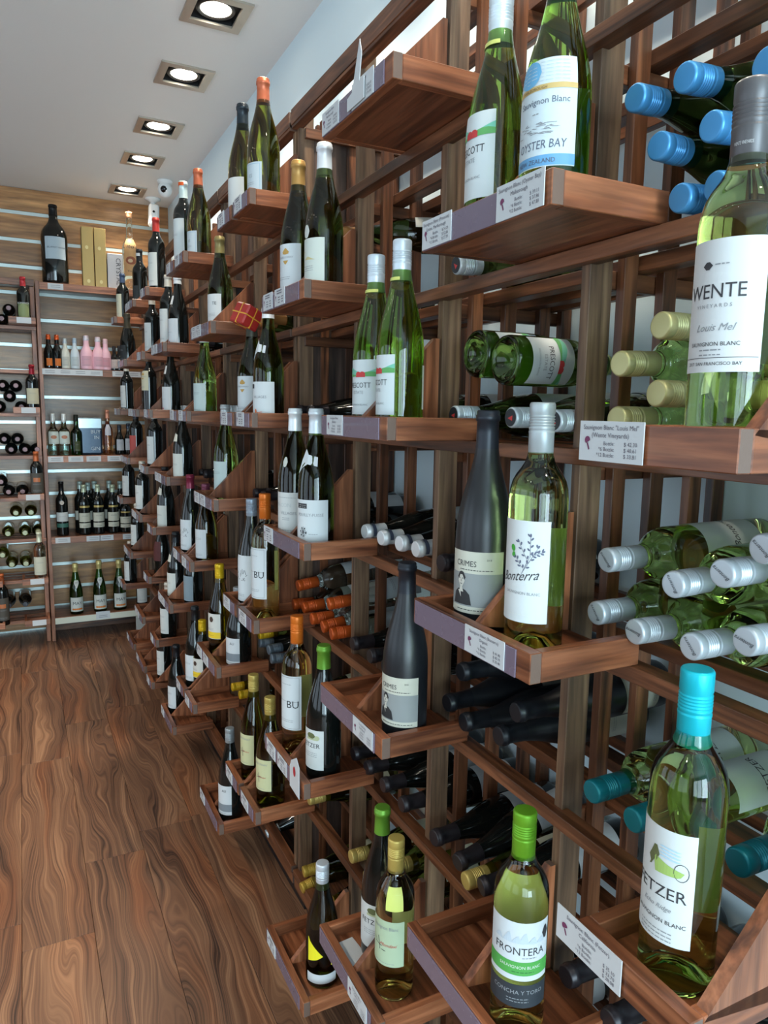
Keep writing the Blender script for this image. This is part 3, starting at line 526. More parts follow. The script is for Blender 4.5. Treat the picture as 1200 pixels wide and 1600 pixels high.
        T(L, 'MAY', 0, M-.002, .030, INK); b.polys('fruit', L, [ell(-.026+.013*i, z0+.016, .009, .007, 9) for i in range(5)], plain('fruit_orange', (206, 120, 50), .5)); b.polys('neck_label', root, [[(-.022, .63*h), (0, .52*h), (.022, .63*h), (.018, .68*h), (-.018, .68*h)]], paper((226, 226, 218)), .0022); T(root, 'MAY', 0, .62*h, .012, INK, off=.0030)
    elif d == 'romanza':
        b.polys('round_label', root, [ell(0, M, .033, .045, 20)], plain('label_olive', (128, 138, 92), .5), .0010); T(root, 'ROMANZA', 0, z1-.004, .015, paper(), sx=.95, off=.0016); b.patch('orange_band', root, -.04, .04, .03*h, .10*h, plain('band_orange', (206, 96, 60), .5))
    elif d == 'copperbox': b.patch('copper_panel', L, -.020, .020, M+.008, M+.034, plain('panel_copper', (170, 100, 60), .4), .0009); fine(b, L, M-.004, .05, 2); fine(b, L, z0+.02, .05, 3)
    elif d == 'lbont': T(L, 'Bonterra', .003, z0+.045, .0175, INK, .5, sx=.85); b.text(root, 'B', 0, h-.02, .001)if False else None; cap_print(root, h, 'Bonterra')
    elif d == 'lfetz': T(L, 'FETZER', .0, M-.01, .0165)
    elif d == 'ltip': cap_disc(root, h, (40, 44, 48)); cap_tri(root, h)
    elif d == 'lneck': b.patch('neck_ring', root, -.045, .045, h-.022, h-.014, plain('ring_navy', (60, 66, 84), .5), .0030)
    elif d == 'tipdot': cap_disc(root, h, (150, 118, 122))
    elif d == 'lines': fine(b, L, M+H*.2, lw*.5, 2); fine(b, L, z0+H*.15, lw*.6, 2)
def neck_tag(b, root, h):
    P = [(-.036, .545*h), (-.024, .585*h), (-.006, .615*h), (.022, .600*h), (.024, .665*h), (-.006, .680*h), (-.020, .720*h), (-.030, .640*h)]
    v = [b.pt(a, z, .0016) for a, z in P]; c = b.pt(-.006, .645*h, .0022)
    link('neck_label', mesh('neck_label', v+[c], [(i, (i+1) % 8, 8) for i in range(8)], paper((232, 236, 238))), root)
def cap_disc(root, h, col):
    v, f = lathe_data([(0, h+.0022), (.0135, h+.0022)], 20); link('cap_top', mesh('cap_top', v, [t[::-1] for t in f], plain('cap_top_%d' % col[0], col, .45)), root)
def cap_tri(root, h):
    link('cap_mark', mesh('cap_mark', [(-.006, -.002, h+.0026), (.006, 0, h+.0026), (-.004, .006, h+.0026)], [(0, 1, 2)], plain('mark_red', (200, 60, 60), .5)), root)
def cap_print(root, h, s):
    vs, fs = glyphs(s, .0066, .4); link('cap_lettering', mesh('cap_lettering', [(y-.002, -x, h+.0022) if False else (x, y-.002, h+.0022) for x, y in vs], fs, INK), root)

# ------------------------------------------------------------------ what stands and lies where (metres, z from eye level)
STAND=[
 ('wente',0.585,0.461,0,0.325,'green-tinted white wine bottle with graphite cap and tall white label, nearest tray at eye level'),
 ('fetzer',0.585,0.472,-2,0.329,'large pale green bottle with turquoise screw cap standing in the nearest low tray'),
 ('frontera',0.585,0.727,-3,0.316,'clear white wine bottle with lime green cap, mountain label and green band'),
 ('bonterra',0.585,0.729,-1,0.318,'pale green bottle with silver screw cap and leaf sprig on its white label'),
 ('crimes',0.585,0.847,-1,0.310,'matt black bottle with portrait label standing behind the silver-capped sprig-label bottle'),
 ('oyster',0.585,0.729,1,0.300,'green bottle with blue oval and gold band on its white label, high tray'),
 ('scott_hi',0.585,0.850,1,0.305,'green bottle with white cap and red barn label beside the blue oval label'),
 ('scott',0.585,1.115,0,0.322,'green bottle with white cap and barn label, right one of the eye-level pair'),
 ('scott',0.589,1.223,0,0.317,'green bottle with white cap and barn label, left one of the eye-level pair'),
 ('crimes',0.594,1.091,-2,0.316,'matt black bottle with portrait label standing alone in a tray half'),
 ('mondavi',0.600,1.123,-4,0.315,'clear pale gold wine bottle with gold cap and pale green label, bottom row tray'),
 ('fetzer_dark',0.620,1.223,-4,0.318,'dark bottle with green foil standing behind the pale gold wine bottle'),
 ('whitefoil',0.586,1.470,1,0.308,'dark green sloping bottle with white foil, cut-corner label and round seal'),
 ('goldfoil',0.580,1.612,1,0.314,'dark sloping bottle with dull gold foil beside the white foil bottle'),
 ('puisse',0.580,1.498,-1,0.309,'dark green burgundy bottle with white foil, slanted neck label and floral label'),
 ('villages',0.580,1.635,-1,0.312,'green burgundy bottle with plain white label behind the floral label bottle'),
 ('bu',0.584,1.635,-3,0.347,'clear straw-yellow wine bottle with orange cap and boxed white label, low tray'),
 ('fetzer_dark',0.595,1.484,-3,0.317,'dark burgundy bottle with bright green foil and white label'),
 ('yellowtri',0.600,1.499,-5,0.304,'dark green bottle with white screw cap and yellow triangle label'),
 ('copper',0.575,1.853,2,0.306,'tall olive bottle with copper foil on the top tray'),
 ('blackfoil_olive',0.575,2.039,2,0.308,'olive bottle with black foil and blank white label on the top tray'),
 ('mv',0.585,1.855,0,0.300,'green bottle with white foil, slanted neck label and orange mark, eye-level tray'),
 ('goldmark',0.589,2.019,0,0.285,'dark green bottle with gold crest label under the small red box'),
 ('bu',0.582,1.885,-2,0.349,'clear amber-yellow bottle with orange cap and boxed label, tray below eye level'),
 ('greycap',0.585,2.024,-2,0.321,'dark bottle with grey cap and scribbled white label beside the orange-capped one'),
 ('goldcap',0.590,1.875,-4,0.314,'olive bottle with gold screw cap and cream label, right one of the pair'),
 ('goldcap',0.590,2.038,-4,0.324,'olive bottle with gold screw cap and cream label, left one of the pair'),
 ('goldgreen',0.600,2.412,1,0.315,'dark green bottle with olive-gold foil behind a sloping tray divider'),
 ('silvergreen',0.609,2.405,-1,0.320,'yellow-green bottle with silver cap and white label behind a divider'),
 ('yellowcap',0.589,2.438,-3,0.316,'olive bottle with yellow cap and yellow-banded round-seal label, upper one'),
 ('greyband',0.609,2.272,-3,0.270,'dark bottle with grey-banded white label behind the amber-yellow bottle tray'),
 ('greyband',0.583,2.305,-5,0.317,'dark bottle with silver foil and grey-banded label, bottom row'),
 ('copper',0.588,2.652,2,0.316,'olive bottle with copper foil and blue-framed label, farther top tray'),
 ('orangeband',0.577,2.853,2,0.327,'dark bottle with orange-topped white foil and tall white label'),
 ('silvergreen',0.600,2.656,0,0.300,'bright green bottle with silver cap and pale landscape label'),
 ('darkwhite',0.631,3.487,0,0.310,'dark bottle with white foil and white shoulder sticker'),
 ('purplesilver',0.600,2.675,-2,0.300,'olive bottle with plum and silver cap and two white labels'),
 ('purplecap',0.580,2.853,-2,0.318,'dark bottle with plum red cap and white plant label'),
 ('yellowcap',0.609,2.820,-4,0.281,'olive bottle with yellow cap and yellow-banded round-seal label, lower one'),
 ('blackcap',0.587,2.853,-4,0.330,'slim black bottle with black foil beside the lower yellow cap'),
 ('darkwhite',0.600,3.120,1,0.300,'dark bottle with white foil and red dot on its white label'),
 ('darkcream',0.586,3.252,1,0.323,'dark bottle with pink foil and very tall white label'),
 ('darkneck',0.600,3.087,-1,0.300,'black bottle with white neck sticker behind a sloping divider'),
 ('darkneck',0.592,3.252,-3,0.300,'black bottle with cream neck sticker and cream label'),
 ('darkwide',0.632,3.087,-3,0.300,'broad black bottle with grey-blue label beside the cream neck sticker'),
 ('blackcap',0.582,3.252,-5,0.322,'slim black bottle with white drop mark and white label, bottom row'),
 ('redfoil',0.587,3.520,2,0.346,'dark bottle with red and white foil on the small top tray'),
 ('orangetop',0.600,3.923,0,0.310,'dark bottle with orange cap ring and cream label'),
 ('darkneck',0.599,3.520,-2,0.300,'black bottle with white neck sticker and large white label, far tray'),
 ('darkcream',0.597,3.520,-4,0.280,'black bottle with white label in the low tray left of the plain one'),
 ('darkcream',0.587,3.688,1,0.300,'dark bottle with white foil and cream label, divider in front of it'),
 ('darkcream',0.583,3.688,-1,0.300,'dark bottle with long white label under the eye-level tray'),
 ('redround',0.603,3.688,-3,0.300,'black bottle with large dark red round label'),
 ('darkcream',0.601,3.688,-5,0.290,'black bottle with small red square on its white label, bottom row'),
 ('blackband',0.591,4.067,2,0.310,'dark bottle with white neck band on the farther small top tray'),
 ('champ_black',0.571,4.472,1,0.300,'black bulging sparkling bottle with gold top'),
 ('darkcream',0.590,4.726,0,0.300,'dark bottle with white label, far end of the eye-level row'),
 ('pinklabel',0.602,4.472,-1,0.290,'black bottle with salmon red label'),
 ('darkcream',0.572,4.067,-2,0.290,'black bottle with tall white label beside the dark red round label'),
 ('darkcream',0.592,4.472,-3,0.280,'black bottle with white label, third tray from the back shelves'),
 ('darkcream',0.577,4.726,-4,0.280,'black bottle with white label, lowest occupied tray near the back shelves'),
 ('bluefoil',0.584,4.726,2,0.290,'slim dark bottle with blue and white foil, last top tray'),
 ('darkcream',0.583,4.726,-2,0.280,'black bottle with white animal label, last tray before the back shelves'),
]
LIE=[
 ('l_dark',0,-4,0.680,0.725,-1.081,0.725,-1.081),
 ('l_dark',0,-4,0.680,0.641,-1.081,0.642,-1.081),
 ('l_dark',0,-4,0.680,0.562,-1.081,0.561,-1.081),
 ('l_dark',0,-3,0.680,0.726,-0.812,0.726,-0.812),
 ('l_dark',0,-3,0.680,0.640,-0.812,0.640,-0.812),
 ('l_dark',0,-3,0.680,0.554,-0.812,0.554,-0.812),
 ('l_teal',0,-2,0.660,0.696,-0.509,0.700,-0.509),
 ('l_teal',0,-2,0.660,0.622,-0.510,0.618,-0.510),
 ('l_teal',0,-2,0.660,0.473,-0.478,0.473,-0.478),
 ('l_bont',0,-1,0.660,0.694,-0.187,0.693,-0.184),
 ('l_bont',0,-1,0.660,0.585,-0.195,0.603,-0.195),
 ('l_bont',0,-1,0.660,0.521,-0.168,0.525,-0.171),
 ('l_bont',0,-1,0.660,0.478,-0.134,0.461,-0.120),
 ('l_bont',0,-1,0.660,0.707,-0.261,0.716,-0.264),
 ('l_bont',0,-1,0.660,0.639,-0.267,0.635,-0.270),
 ('l_bont',0,-1,0.660,0.554,-0.260,0.554,-0.266),
 ('l_bont',0,-1,0.660,0.487,-0.234,0.477,-0.237),
 ('l_gold',0,0,0.660,0.630,0.104,0.625,0.108),
 ('l_gold',0,0,0.660,0.691,0.063,0.701,0.077),
 ('l_gold',0,0,0.660,0.630,0.026,0.620,0.026),
 ('l_gold',0,0,0.660,0.691,-0.005,0.696,-0.004),
 ('l_blue',0,1,0.660,0.693,0.374,0.711,0.397),
 ('l_blue',0,1,0.660,0.651,0.308,0.682,0.320),
 ('l_blue',0,1,0.660,0.615,0.241,0.622,0.266),
 ('l_blue',0,1,0.660,0.620,0.369,0.630,0.399),
 ('l_blue',0,1,0.660,0.580,0.305,0.580,0.335),
 ('l_blue',0,1,0.660,0.572,0.242,0.537,0.266),
 ('l_blue',0,1,0.660,0.521,0.345,0.499,0.351),
 ('l_dark',1,-5,0.700,1.118,-1.351,1.118,-1.351),
 ('l_dark',1,-5,0.700,1.028,-1.351,1.028,-1.351),
 ('l_dark',1,-4,0.700,1.118,-1.081,1.118,-1.081),
 ('l_dark',1,-4,0.700,1.030,-1.081,1.030,-1.081),
 ('l_dark',1,-4,0.700,0.945,-1.081,0.945,-1.081),
 ('l_goldolive',1,-3,0.700,0.993,-0.829,0.984,-0.813),
 ('l_dark',1,-3,0.700,1.108,-0.812,1.126,-0.813),
 ('l_dark',1,-3,0.700,1.028,-0.812,1.054,-0.782),
 ('l_dark',1,-3,0.700,0.947,-0.812,0.912,-0.782),
 ('l_black',1,-2,0.700,1.031,-0.453,1.031,-0.453),
 ('l_black',1,-2,0.700,1.074,-0.526,1.084,-0.523),
 ('l_black',1,-2,0.700,1.016,-0.541,1.006,-0.544),
 ('l_black',1,-2,0.700,0.870,-0.464,0.867,-0.460),
 ('l_black',1,-2,0.700,0.913,-0.522,0.916,-0.526),
 ('l_dark',1,-1,0.700,1.107,-0.272,1.110,-0.272),
 ('l_dark',1,-1,0.700,1.032,-0.272,1.029,-0.272),
 ('l_redtip',1,0,0.700,1.076,-0.004,1.076,-0.004),
 ('l_redtip',1,0,0.700,0.912,-0.006,0.918,-0.004),
 ('l_redtip',1,0,0.700,0.814,-0.009,0.837,-0.004),
 ('l_redtip',1,1,0.700,1.083,0.249,1.083,0.266),
 ('l_goldcap',2,-5,0.700,1.486,-1.351,1.486,-1.351),
 ('l_goldcap',2,-5,0.700,1.402,-1.351,1.402,-1.351),
 ('l_goldolive',2,-4,0.700,1.277,-0.980,1.277,-0.980),
 ('l_goldolive',2,-4,0.700,1.492,-1.081,1.492,-1.081),
 ('l_goldolive',2,-4,0.700,1.405,-1.081,1.406,-1.081),
 ('l_goldolive',2,-4,0.700,1.326,-1.081,1.324,-1.081),
 ('l_dark',2,-3,0.700,1.486,-0.812,1.489,-0.812),
 ('l_dark',2,-3,0.700,1.411,-0.812,1.408,-0.812),
 ('l_dark',2,-3,0.700,1.326,-0.812,1.326,-0.812),
 ('l_dark',2,-3,0.700,1.239,-0.812,1.239,-0.812),
 ('l_dark',2,-2,0.700,1.496,-0.542,1.496,-0.542),
 ('l_dark',2,-2,0.700,1.401,-0.542,1.405,-0.542),
 ('l_dark',2,-2,0.700,1.328,-0.542,1.324,-0.542),
 ('l_white',2,-1,0.700,1.441,-0.266,1.464,-0.265),
 ('l_white',2,-1,0.700,1.359,-0.267,1.382,-0.268),
 ('l_white',2,-1,0.700,1.276,-0.265,1.301,-0.270),
 ('l_white',2,-1,0.700,1.205,-0.263,1.220,-0.258),
 ('l_redtip',2,0,0.700,1.496,-0.003,1.496,-0.003),
 ('l_redtip',2,0,0.700,1.403,-0.003,1.406,-0.003),
 ('l_redtip',2,0,0.700,1.326,-0.003,1.324,-0.003),
 ('l_redtip',2,0,0.700,1.236,-0.003,1.236,-0.003),
 ('l_foilgold',2,1,0.700,1.621,0.410,1.506,0.410),
 ('l_goldcap',3,-5,0.700,1.828,-1.329,1.807,-1.310),
 ('l_goldcap',3,-5,0.700,1.855,-1.395,1.876,-1.353),
 ('l_goldcap',3,-5,0.700,1.709,-1.360,1.709,-1.353),
 ('l_goldolive',3,-4,0.700,1.879,-1.081,1.879,-1.081),
 ('l_goldolive',3,-4,0.700,1.783,-1.081,1.783,-1.081),
 ('l_goldolive',3,-3,0.700,1.872,-0.812,1.873,-0.812),
 ('l_goldolive',3,-3,0.700,1.793,-0.812,1.791,-0.812),
 ('l_goldolive',3,-3,0.700,1.704,-0.812,1.704,-0.812),
 ('l_orange',3,-2,0.700,1.879,-0.486,1.885,-0.456),
 ('l_orange',3,-2,0.700,1.910,-0.551,1.888,-0.544),
 ('l_orange',3,-2,0.700,1.833,-0.539,1.819,-0.509),
 ('l_orange',3,-2,0.700,1.651,-0.483,1.622,-0.453),
 ('l_orange',3,-2,0.700,1.765,-0.554,1.748,-0.544),
 ('l_orange',3,-2,0.700,1.693,-0.554,1.674,-0.516),
 ('l_orange',3,-2,0.700,1.629,-0.556,1.600,-0.544),
 ('l_dark',3,-1,0.700,1.876,-0.272,1.876,-0.272),
 ('l_dark',3,-1,0.700,1.785,-0.272,1.785,-0.272),
 ('l_dark',3,0,0.700,1.873,-0.003,1.873,-0.003),
 ('l_dark',3,0,0.700,1.787,-0.003,1.787,-0.003),
 ('l_foilgold',3,1,0.700,1.877,0.267,1.877,0.267),
 ('l_foilgold',3,1,0.700,1.791,0.267,1.791,0.267),
 ('l_foilgold',3,1,0.700,1.700,0.267,1.700,0.267),
 ('l_silver',4,-5,0.700,2.220,-1.432,2.220,-1.353),
 ('l_yellow',4,-3,0.700,2.255,-0.740,2.260,-0.715),
 ('l_silverdark',4,-3,0.700,2.249,-0.769,2.244,-0.794),
 ('l_silverdark',4,-3,0.700,2.154,-0.760,2.171,-0.748),
 ('l_silverdark',4,-3,0.700,2.121,-0.782,2.104,-0.794),
 ('l_dark',4,-2,0.700,2.299,-0.542,2.299,-0.542),
 ('l_dark',4,-2,0.700,2.212,-0.542,2.212,-0.542),
 ('l_dark',4,-1,0.700,2.292,-0.272,2.292,-0.272),
 ('l_dark',4,-1,0.700,2.208,-0.272,2.208,-0.272),
 ('l_redtip',4,0,0.700,2.296,-0.003,2.296,-0.003),
 ('l_redtip',4,0,0.700,2.208,-0.003,2.210,-0.003),
 ('l_redtip',4,0,0.700,2.130,-0.003,2.128,-0.003),
 ('l_foilgold',4,1,0.700,2.289,0.267,2.290,0.267),
 ('l_foilgold',4,1,0.700,2.211,0.267,2.209,0.267),
 ('l_foilgold',4,1,0.700,2.125,0.267,2.125,0.267),
 ('l_yellow',5,-4,0.700,2.611,-1.051,2.611,-1.051),
 ('l_yellow',5,-4,0.700,2.504,-1.042,2.504,-1.042),
 ('l_dark',5,-3,0.700,2.677,-0.812,2.677,-0.812),
 ('l_dark',5,-3,0.700,2.589,-0.812,2.589,-0.812),
 ('l_white',5,-1,0.700,2.680,-0.272,2.680,-0.272),
 ('l_white',5,-1,0.700,2.584,-0.272,2.584,-0.272),
 ('l_redtip',5,0,0.700,2.679,-0.003,2.679,-0.003),
 ('l_redtip',5,0,0.700,2.586,-0.003,2.586,-0.003),
 ('l_redtip',5,0,0.700,2.500,-0.003,2.500,-0.003),
 ('l_dark',5,1,0.700,2.676,0.267,2.676,0.267),
 ('l_dark',5,1,0.700,2.591,0.267,2.591,0.267),
 ('l_dark',5,1,0.700,2.504,0.267,2.504,0.267),
 ('l_black',6,-2,0.700,3.103,-0.542,3.106,-0.542),
 ('l_black',6,-2,0.700,3.028,-0.542,3.025,-0.542),
 ('l_dark',6,-1,0.700,3.105,-0.272,3.105,-0.272),
 ('l_dark',6,-1,0.700,3.022,-0.272,3.022,-0.272),
 ('l_dark',6,0,0.700,3.111,-0.003,3.111,-0.003),
 ('l_dark',6,0,0.700,3.026,-0.003,3.026,-0.003),
 ('l_dark',6,1,0.700,3.104,0.267,3.106,0.267),
 ('l_dark',6,1,0.700,3.026,0.267,3.024,0.267),
 ('l_black',7,-2,0.700,3.505,-0.542,3.506,-0.542),
 ('l_black',7,-2,0.700,3.425,-0.542,3.424,-0.542),
 ('l_redtip',7,0,0.700,3.515,-0.003,3.515,-0.003),
 ('l_redtip',7,0,0.700,3.421,-0.003,3.421,-0.003),
 ('l_foilgold',7,1,0.700,3.514,0.267,3.514,0.267),
 ('l_foilgold',7,1,0.700,3.423,0.267,3.423,0.267),
 ('l_dark',8,0,0.700,3.925,-0.003,3.926,-0.003),
 ('l_dark',8,0,0.700,3.846,-0.003,3.845,-0.003),
 ('l_dark',8,1,0.700,3.933,0.267,3.933,0.267),
 ('l_dark',8,1,0.700,3.838,0.267,3.838,0.267),
]
BACK=[
 ('magnum',0.242,5.220,0.770,0.487,'huge black magnum bottle with white label on the top back shelf'),
 ('titos',0.699,5.220,0.770,0.496,'clear spirit bottle with tan label on the top back shelf'),
 ('mini_orange',0.181,5.220,0.240,0.213,'small black sparkling bottle with orange foil, leftmost of the two'),
 ('mini_orange',0.230,5.220,0.240,0.216,'small black sparkling bottle with orange foil, right one of the two'),
 ('mini_silver',0.278,5.220,0.240,0.195,'small sparkling bottle with silver foil and beige label'),
 ('mini_silver2',0.336,5.220,0.240,0.198,'small sparkling bottle with silver foil and pale blue label'),
 ('mini_pink',0.406,5.220,0.240,0.219,'small pink sparkling bottle, leftmost of the three'),
 ('mini_pink',0.477,5.220,0.240,0.215,'small pink sparkling bottle, middle of the three'),
 ('mini_pink2',0.524,5.220,0.240,0.205,'small pink sparkling bottle with rose foil, rightmost of the three'),
 ('mini_dark',0.578,5.220,0.240,0.162,'small dark bottle with cream label beside the pink bottles'),
 ('mini_dark',0.611,5.220,0.240,0.164,'small dark bottle with pink label, last on its shelf'),
 ('rum',0.185,5.220,-0.320,0.268,'clear rum bottle with white cap, leftmost on its shelf'),
 ('rum',0.250,5.220,-0.320,0.269,'clear rum bottle with white cap, second on its shelf'),
 ('rum_dark',0.324,5.220,-0.320,0.266,'green-black spirit bottle between the clear rum and the silver bag'),
 ('rose',0.520,5.220,-0.320,0.302,'orange rose spirit bottle with round white label'),
 ('mini_blue',0.594,5.220,-0.320,0.200,'small dark bottle with grey-white label, left one of the pair'),
 ('mini_blue',0.652,5.220,-0.320,0.209,'small dark bottle with grey-white label, right one of the pair'),
 ('cognac',0.216,5.220,-0.855,0.358,'tall black bottle with white label and green band'),
 ('port',0.353,5.220,-0.855,0.337,'black bottle with split cream label and gold collar, front row'),
 ('port',0.441,5.220,-0.855,0.334,'black bottle with split cream label, front row centre'),
 ('port',0.535,5.220,-0.855,0.331,'black bottle with split cream label, front row right'),
 ('port',0.615,5.220,-0.855,0.249,'black bottle with arched cream label, last on its shelf'),
 ('portb',0.335,5.300,-0.855,0.352,'pale-necked black bottle in the back row, first from left'),
 ('portb',0.387,5.300,-0.855,0.341,'pale-necked black bottle in the back row, second from left'),
 ('portb',0.428,5.300,-0.855,0.349,'pale-necked black bottle in the back row, third from left'),
 ('portb',0.523,5.300,-0.855,0.351,'pale-necked black bottle in the back row, fourth from left'),
 ('portb',0.594,5.300,-0.855,0.344,'pale-necked black bottle in the back row, fifth from left'),
 ('may',0.280,5.220,-1.398,0.347,'dark green sparkling bottle with gold foil and orange fruit label, leftmost'),
 ('may',0.430,5.220,-1.398,0.353,'dark green sparkling bottle with gold foil and red fruit label, middle'),
 ('may',0.559,5.220,-1.398,0.352,'dark green sparkling bottle with gold foil, rightmost of the three'),
 ('darkcream',0.707,5.220,-1.398,0.312,'black bottle with white label at the end of the lowest back shelf'),
]
LEFT=[
 ('romanza',0.048,0.563,0.274,'bottle with red cap and round green label in the left rack, top tray'),
 ('redfoil2',0.073,0.008,0.291,'dark bottle with red foil and cream label in the left rack'),
 ('copper2',0.073,-0.532,0.288,'dark bottle with copper foil and brown label in the left rack'),
 ('whitewine',0.067,-1.090,0.314,'pale white wine bottle with cream label in the left rack'),
 ('copper2',-0.160,-1.505,0.413,'dark bottle with orange-brown label cut by the photo edge'),
]
LEFTLIE=[
 ('l_back',-0.036,0.611),
 ('l_back',-0.078,0.539),
 ('l_back',-0.094,0.096),
 ('l_back',-0.019,0.098),
 ('l_back',-0.058,0.029),
 ('l_back',-0.119,0.020),
 ('l_back',0.006,0.015),
 ('l_back',-0.101,-0.194),
 ('l_back',-0.026,-0.194),
 ('l_back',-0.065,-0.262),
 ('l_back',0.014,-0.263),
 ('l_back',0.084,-0.259),
 ('l_back',-0.093,-0.521),
 ('l_back',-0.013,-0.520),
 ('l_back',-0.133,-0.467),
 ('l_backolive',-0.058,-0.699),
 ('l_backolive',0.030,-0.704),
 ('l_backolive',-0.110,-0.787),
 ('l_backolive',-0.011,-0.789),
 ('l_backolive',0.067,-0.789),
 ('l_backolive',-0.148,-0.984),
 ('l_backolive',-0.097,-1.047),
 ('l_backolive',-0.015,-1.045),
 ('l_backwhite',-0.128,-1.298),
 ('l_backwhite',-0.031,-1.300),
]
# ------------------------------------------------------------------ the room
XW, YB, ZCEIL, ZF = 1.0, 5.48, 1.40, -1.56
wallm = paint('wall_paint', (214, 233, 240)); ceilm = paint('ceiling_paint', (226, 228, 226), .8)
fm = floor_mat()
fl = box('floor', -2.8, 1.1, -3.7, 5.6, ZF-.06, ZF-.012, plain('underlay', (60, 50, 42), .9)); tag(fl, 'brown wood-look laminate floor', kind='structure')
r = random.Random(4); nx = 20; pw = 3.9/nx
for i in range(nx):
    y = -3.7-r.uniform(0, 1.2)
    while y < 5.6:
        y1 = min(y+1.22, 5.6); y0 = max(y, -3.7)
        if y1-y0 > .05:
            me = box_me('plank', round(pw-.0012, 4), round(y1-y0-.0012, 3), .012, fm, .0007)
            link('plank', me, fl, ((-2.8+(i+.5)*pw)-fl.location.x, (y0+y1)/2-fl.location.y, ZF-.006-(fl.location.z-ZC)))
        y += 1.22
tag(box('wall_right', XW, XW+.1, -3.7, YB+.1, ZF, ZCEIL+.1, wallm, bev=0), 'pale blue-white painted wall behind the wine rack', kind='structure')
def wall_with_holes(name, holes, u0, u1, axis, at, mat, lab):
    """wall of piers and lintels around rectangular window holes (u range, z range)"""
    bm = bmesh.new()
    def add(a, b, z0, z1):
        m = bmesh.ops.create_cube(bm, size=1)['verts']
        c = ((a+b)/2, at, (z0+z1)/2) if axis == 'x' else (at, (a+b)/2, (z0+z1)/2); s = (b-a, .08, z1-z0) if axis == 'x' else (.08, b-a, z1-z0)
        bmesh.ops.scale(bm, vec=s, verts=m); bmesh.ops.translate(bm, vec=c, verts=m)
    e = u0
    for a, b, z0, z1 in holes:
        if a > e: add(e, a, 0, 3.06)
        if z0 > 0: add(a, b, 0, z0)
        add(a, b, z1, 3.06); e = b
    add(e, u1, 0, 3.06)
    me = bpy.data.meshes.new(name); bm.to_mesh(me); bm.free(); me.materials.append(mat); o = link(name, me); tag(o, lab, kind='structure')
wall_with_holes('wall_front', [(a, b, .2, 2.45) for a, b in WIN_FRONT], -2.8, 1.0, 'x', -3.64, wallm, 'shop front wall with three tall windows')
wall_with_holes('wall_left', [(a, b, .6, 2.3) for a, b in WIN_SIDE], -3.7, 5.6, 'y', -2.84, plain('dark_joinery', (92, 66, 50), .5), 'dark wood-faced wall with two windows opposite the rack')
# ceiling with square holes for the recessed lights
LY = [-.29, .33, .95, 1.55, 2.155, 2.775, 3.345, 3.985, 4.525, 5.18]; LX = .69; FILL_X = -1.35; HS = .078  # second row over the aisle is added off camera as warm fill light
bm = bmesh.new()
def slab(x0, x1, y0, y1):
    m = bmesh.ops.create_cube(bm, size=1)['verts']; bmesh.ops.scale(bm, vec=(x1-x0, y1-y0, .02), verts=m); bmesh.ops.translate(bm, vec=((x0+x1)/2, (y0+y1)/2, ZCEIL+.01+ZC), verts=m)
slab(-2.8, FILL_X-HS, -3.7, 5.6); slab(FILL_X+HS, LX-HS, -3.7, 5.6); slab(LX+HS, 1.1, -3.7, 5.6)
ys = [-3.7]+[v for y in LY for v in (y-HS, y+HS)]+[5.6]
for a, b in zip(ys[::2], ys[1::2]): slab(LX-HS, LX+HS, a, b); slab(FILL_X-HS, FILL_X+HS, a, b)
me = bpy.data.meshes.new('ceiling'); bm.to_mesh(me); bm.free(); me.materials.append(ceilm); tag(link('ceiling', me), 'flat white ceiling with a row of square downlights', kind='structure')
# recessed square downlights over the rack, and an added fill row out of view
steel = plain('brushed_steel', (176, 168, 156), .38, .75); blk = plain('black_baffle', (16, 16, 18), .5); bulb = plain('lamp_glow', (255, 246, 228), .3, emit=12)
def ring_plate(name, o, i, t, mat):
    v = []
    for z in (0, -t):
        for s in (o, i): v += [(-s, -s, z), (s, -s, z), (s, s, z), (-s, s, z)]
    f = []
    for k in range(4):
        j = (k+1) % 4; f += [(k, j, 4+j, 4+k)[::-1] if False else (k, 4+k, 4+j, j), (8+k, 8+j, 12+j, 12+k), (k, j, 8+j, 8+k), (4+k, 12+k, 12+j, 4+j)]
    return mesh(name, v, f, mat)
ordn = ['first', 'second', 'third', 'fourth', 'fifth']; ORDI = ordn+['sixth', 'seventh', 'eighth', 'ninth', 'tenth']
def can_me():
    s, d = HS-.002, .07; v = []
    for z in (0, d): v += [(-s, -s, z), (s, -s, z), (s, s, z), (-s, s, z)]
    return mesh('baffle', v, [(4, 5, 6, 7)]+[(k, k+4, (k+1) % 4+4, (k+1) % 4) for k in range(4)], blk)
_can = can_me(); _fr = ring_plate('frame', .109, .077, .008, steel)
_rg = lathe('gimbal_ring', [(.069, .014), (.070, .006), (.064, .001), (.056, .003), (.0545, .009), (.060, .016), (.069, .014)], 32, plain('dark_ring', (70, 68, 66), .35, .6))
_bl = lathe('lamp', [(0, -.003), (.02, -.0025), (.040, .001), (.054, .006)], 28, bulb)
near_l = ['the nearest upright', 'the tray with the turquoise-capped bottle', 'the aisle just behind the viewer', 'the shop window end', 'the shop front corner']
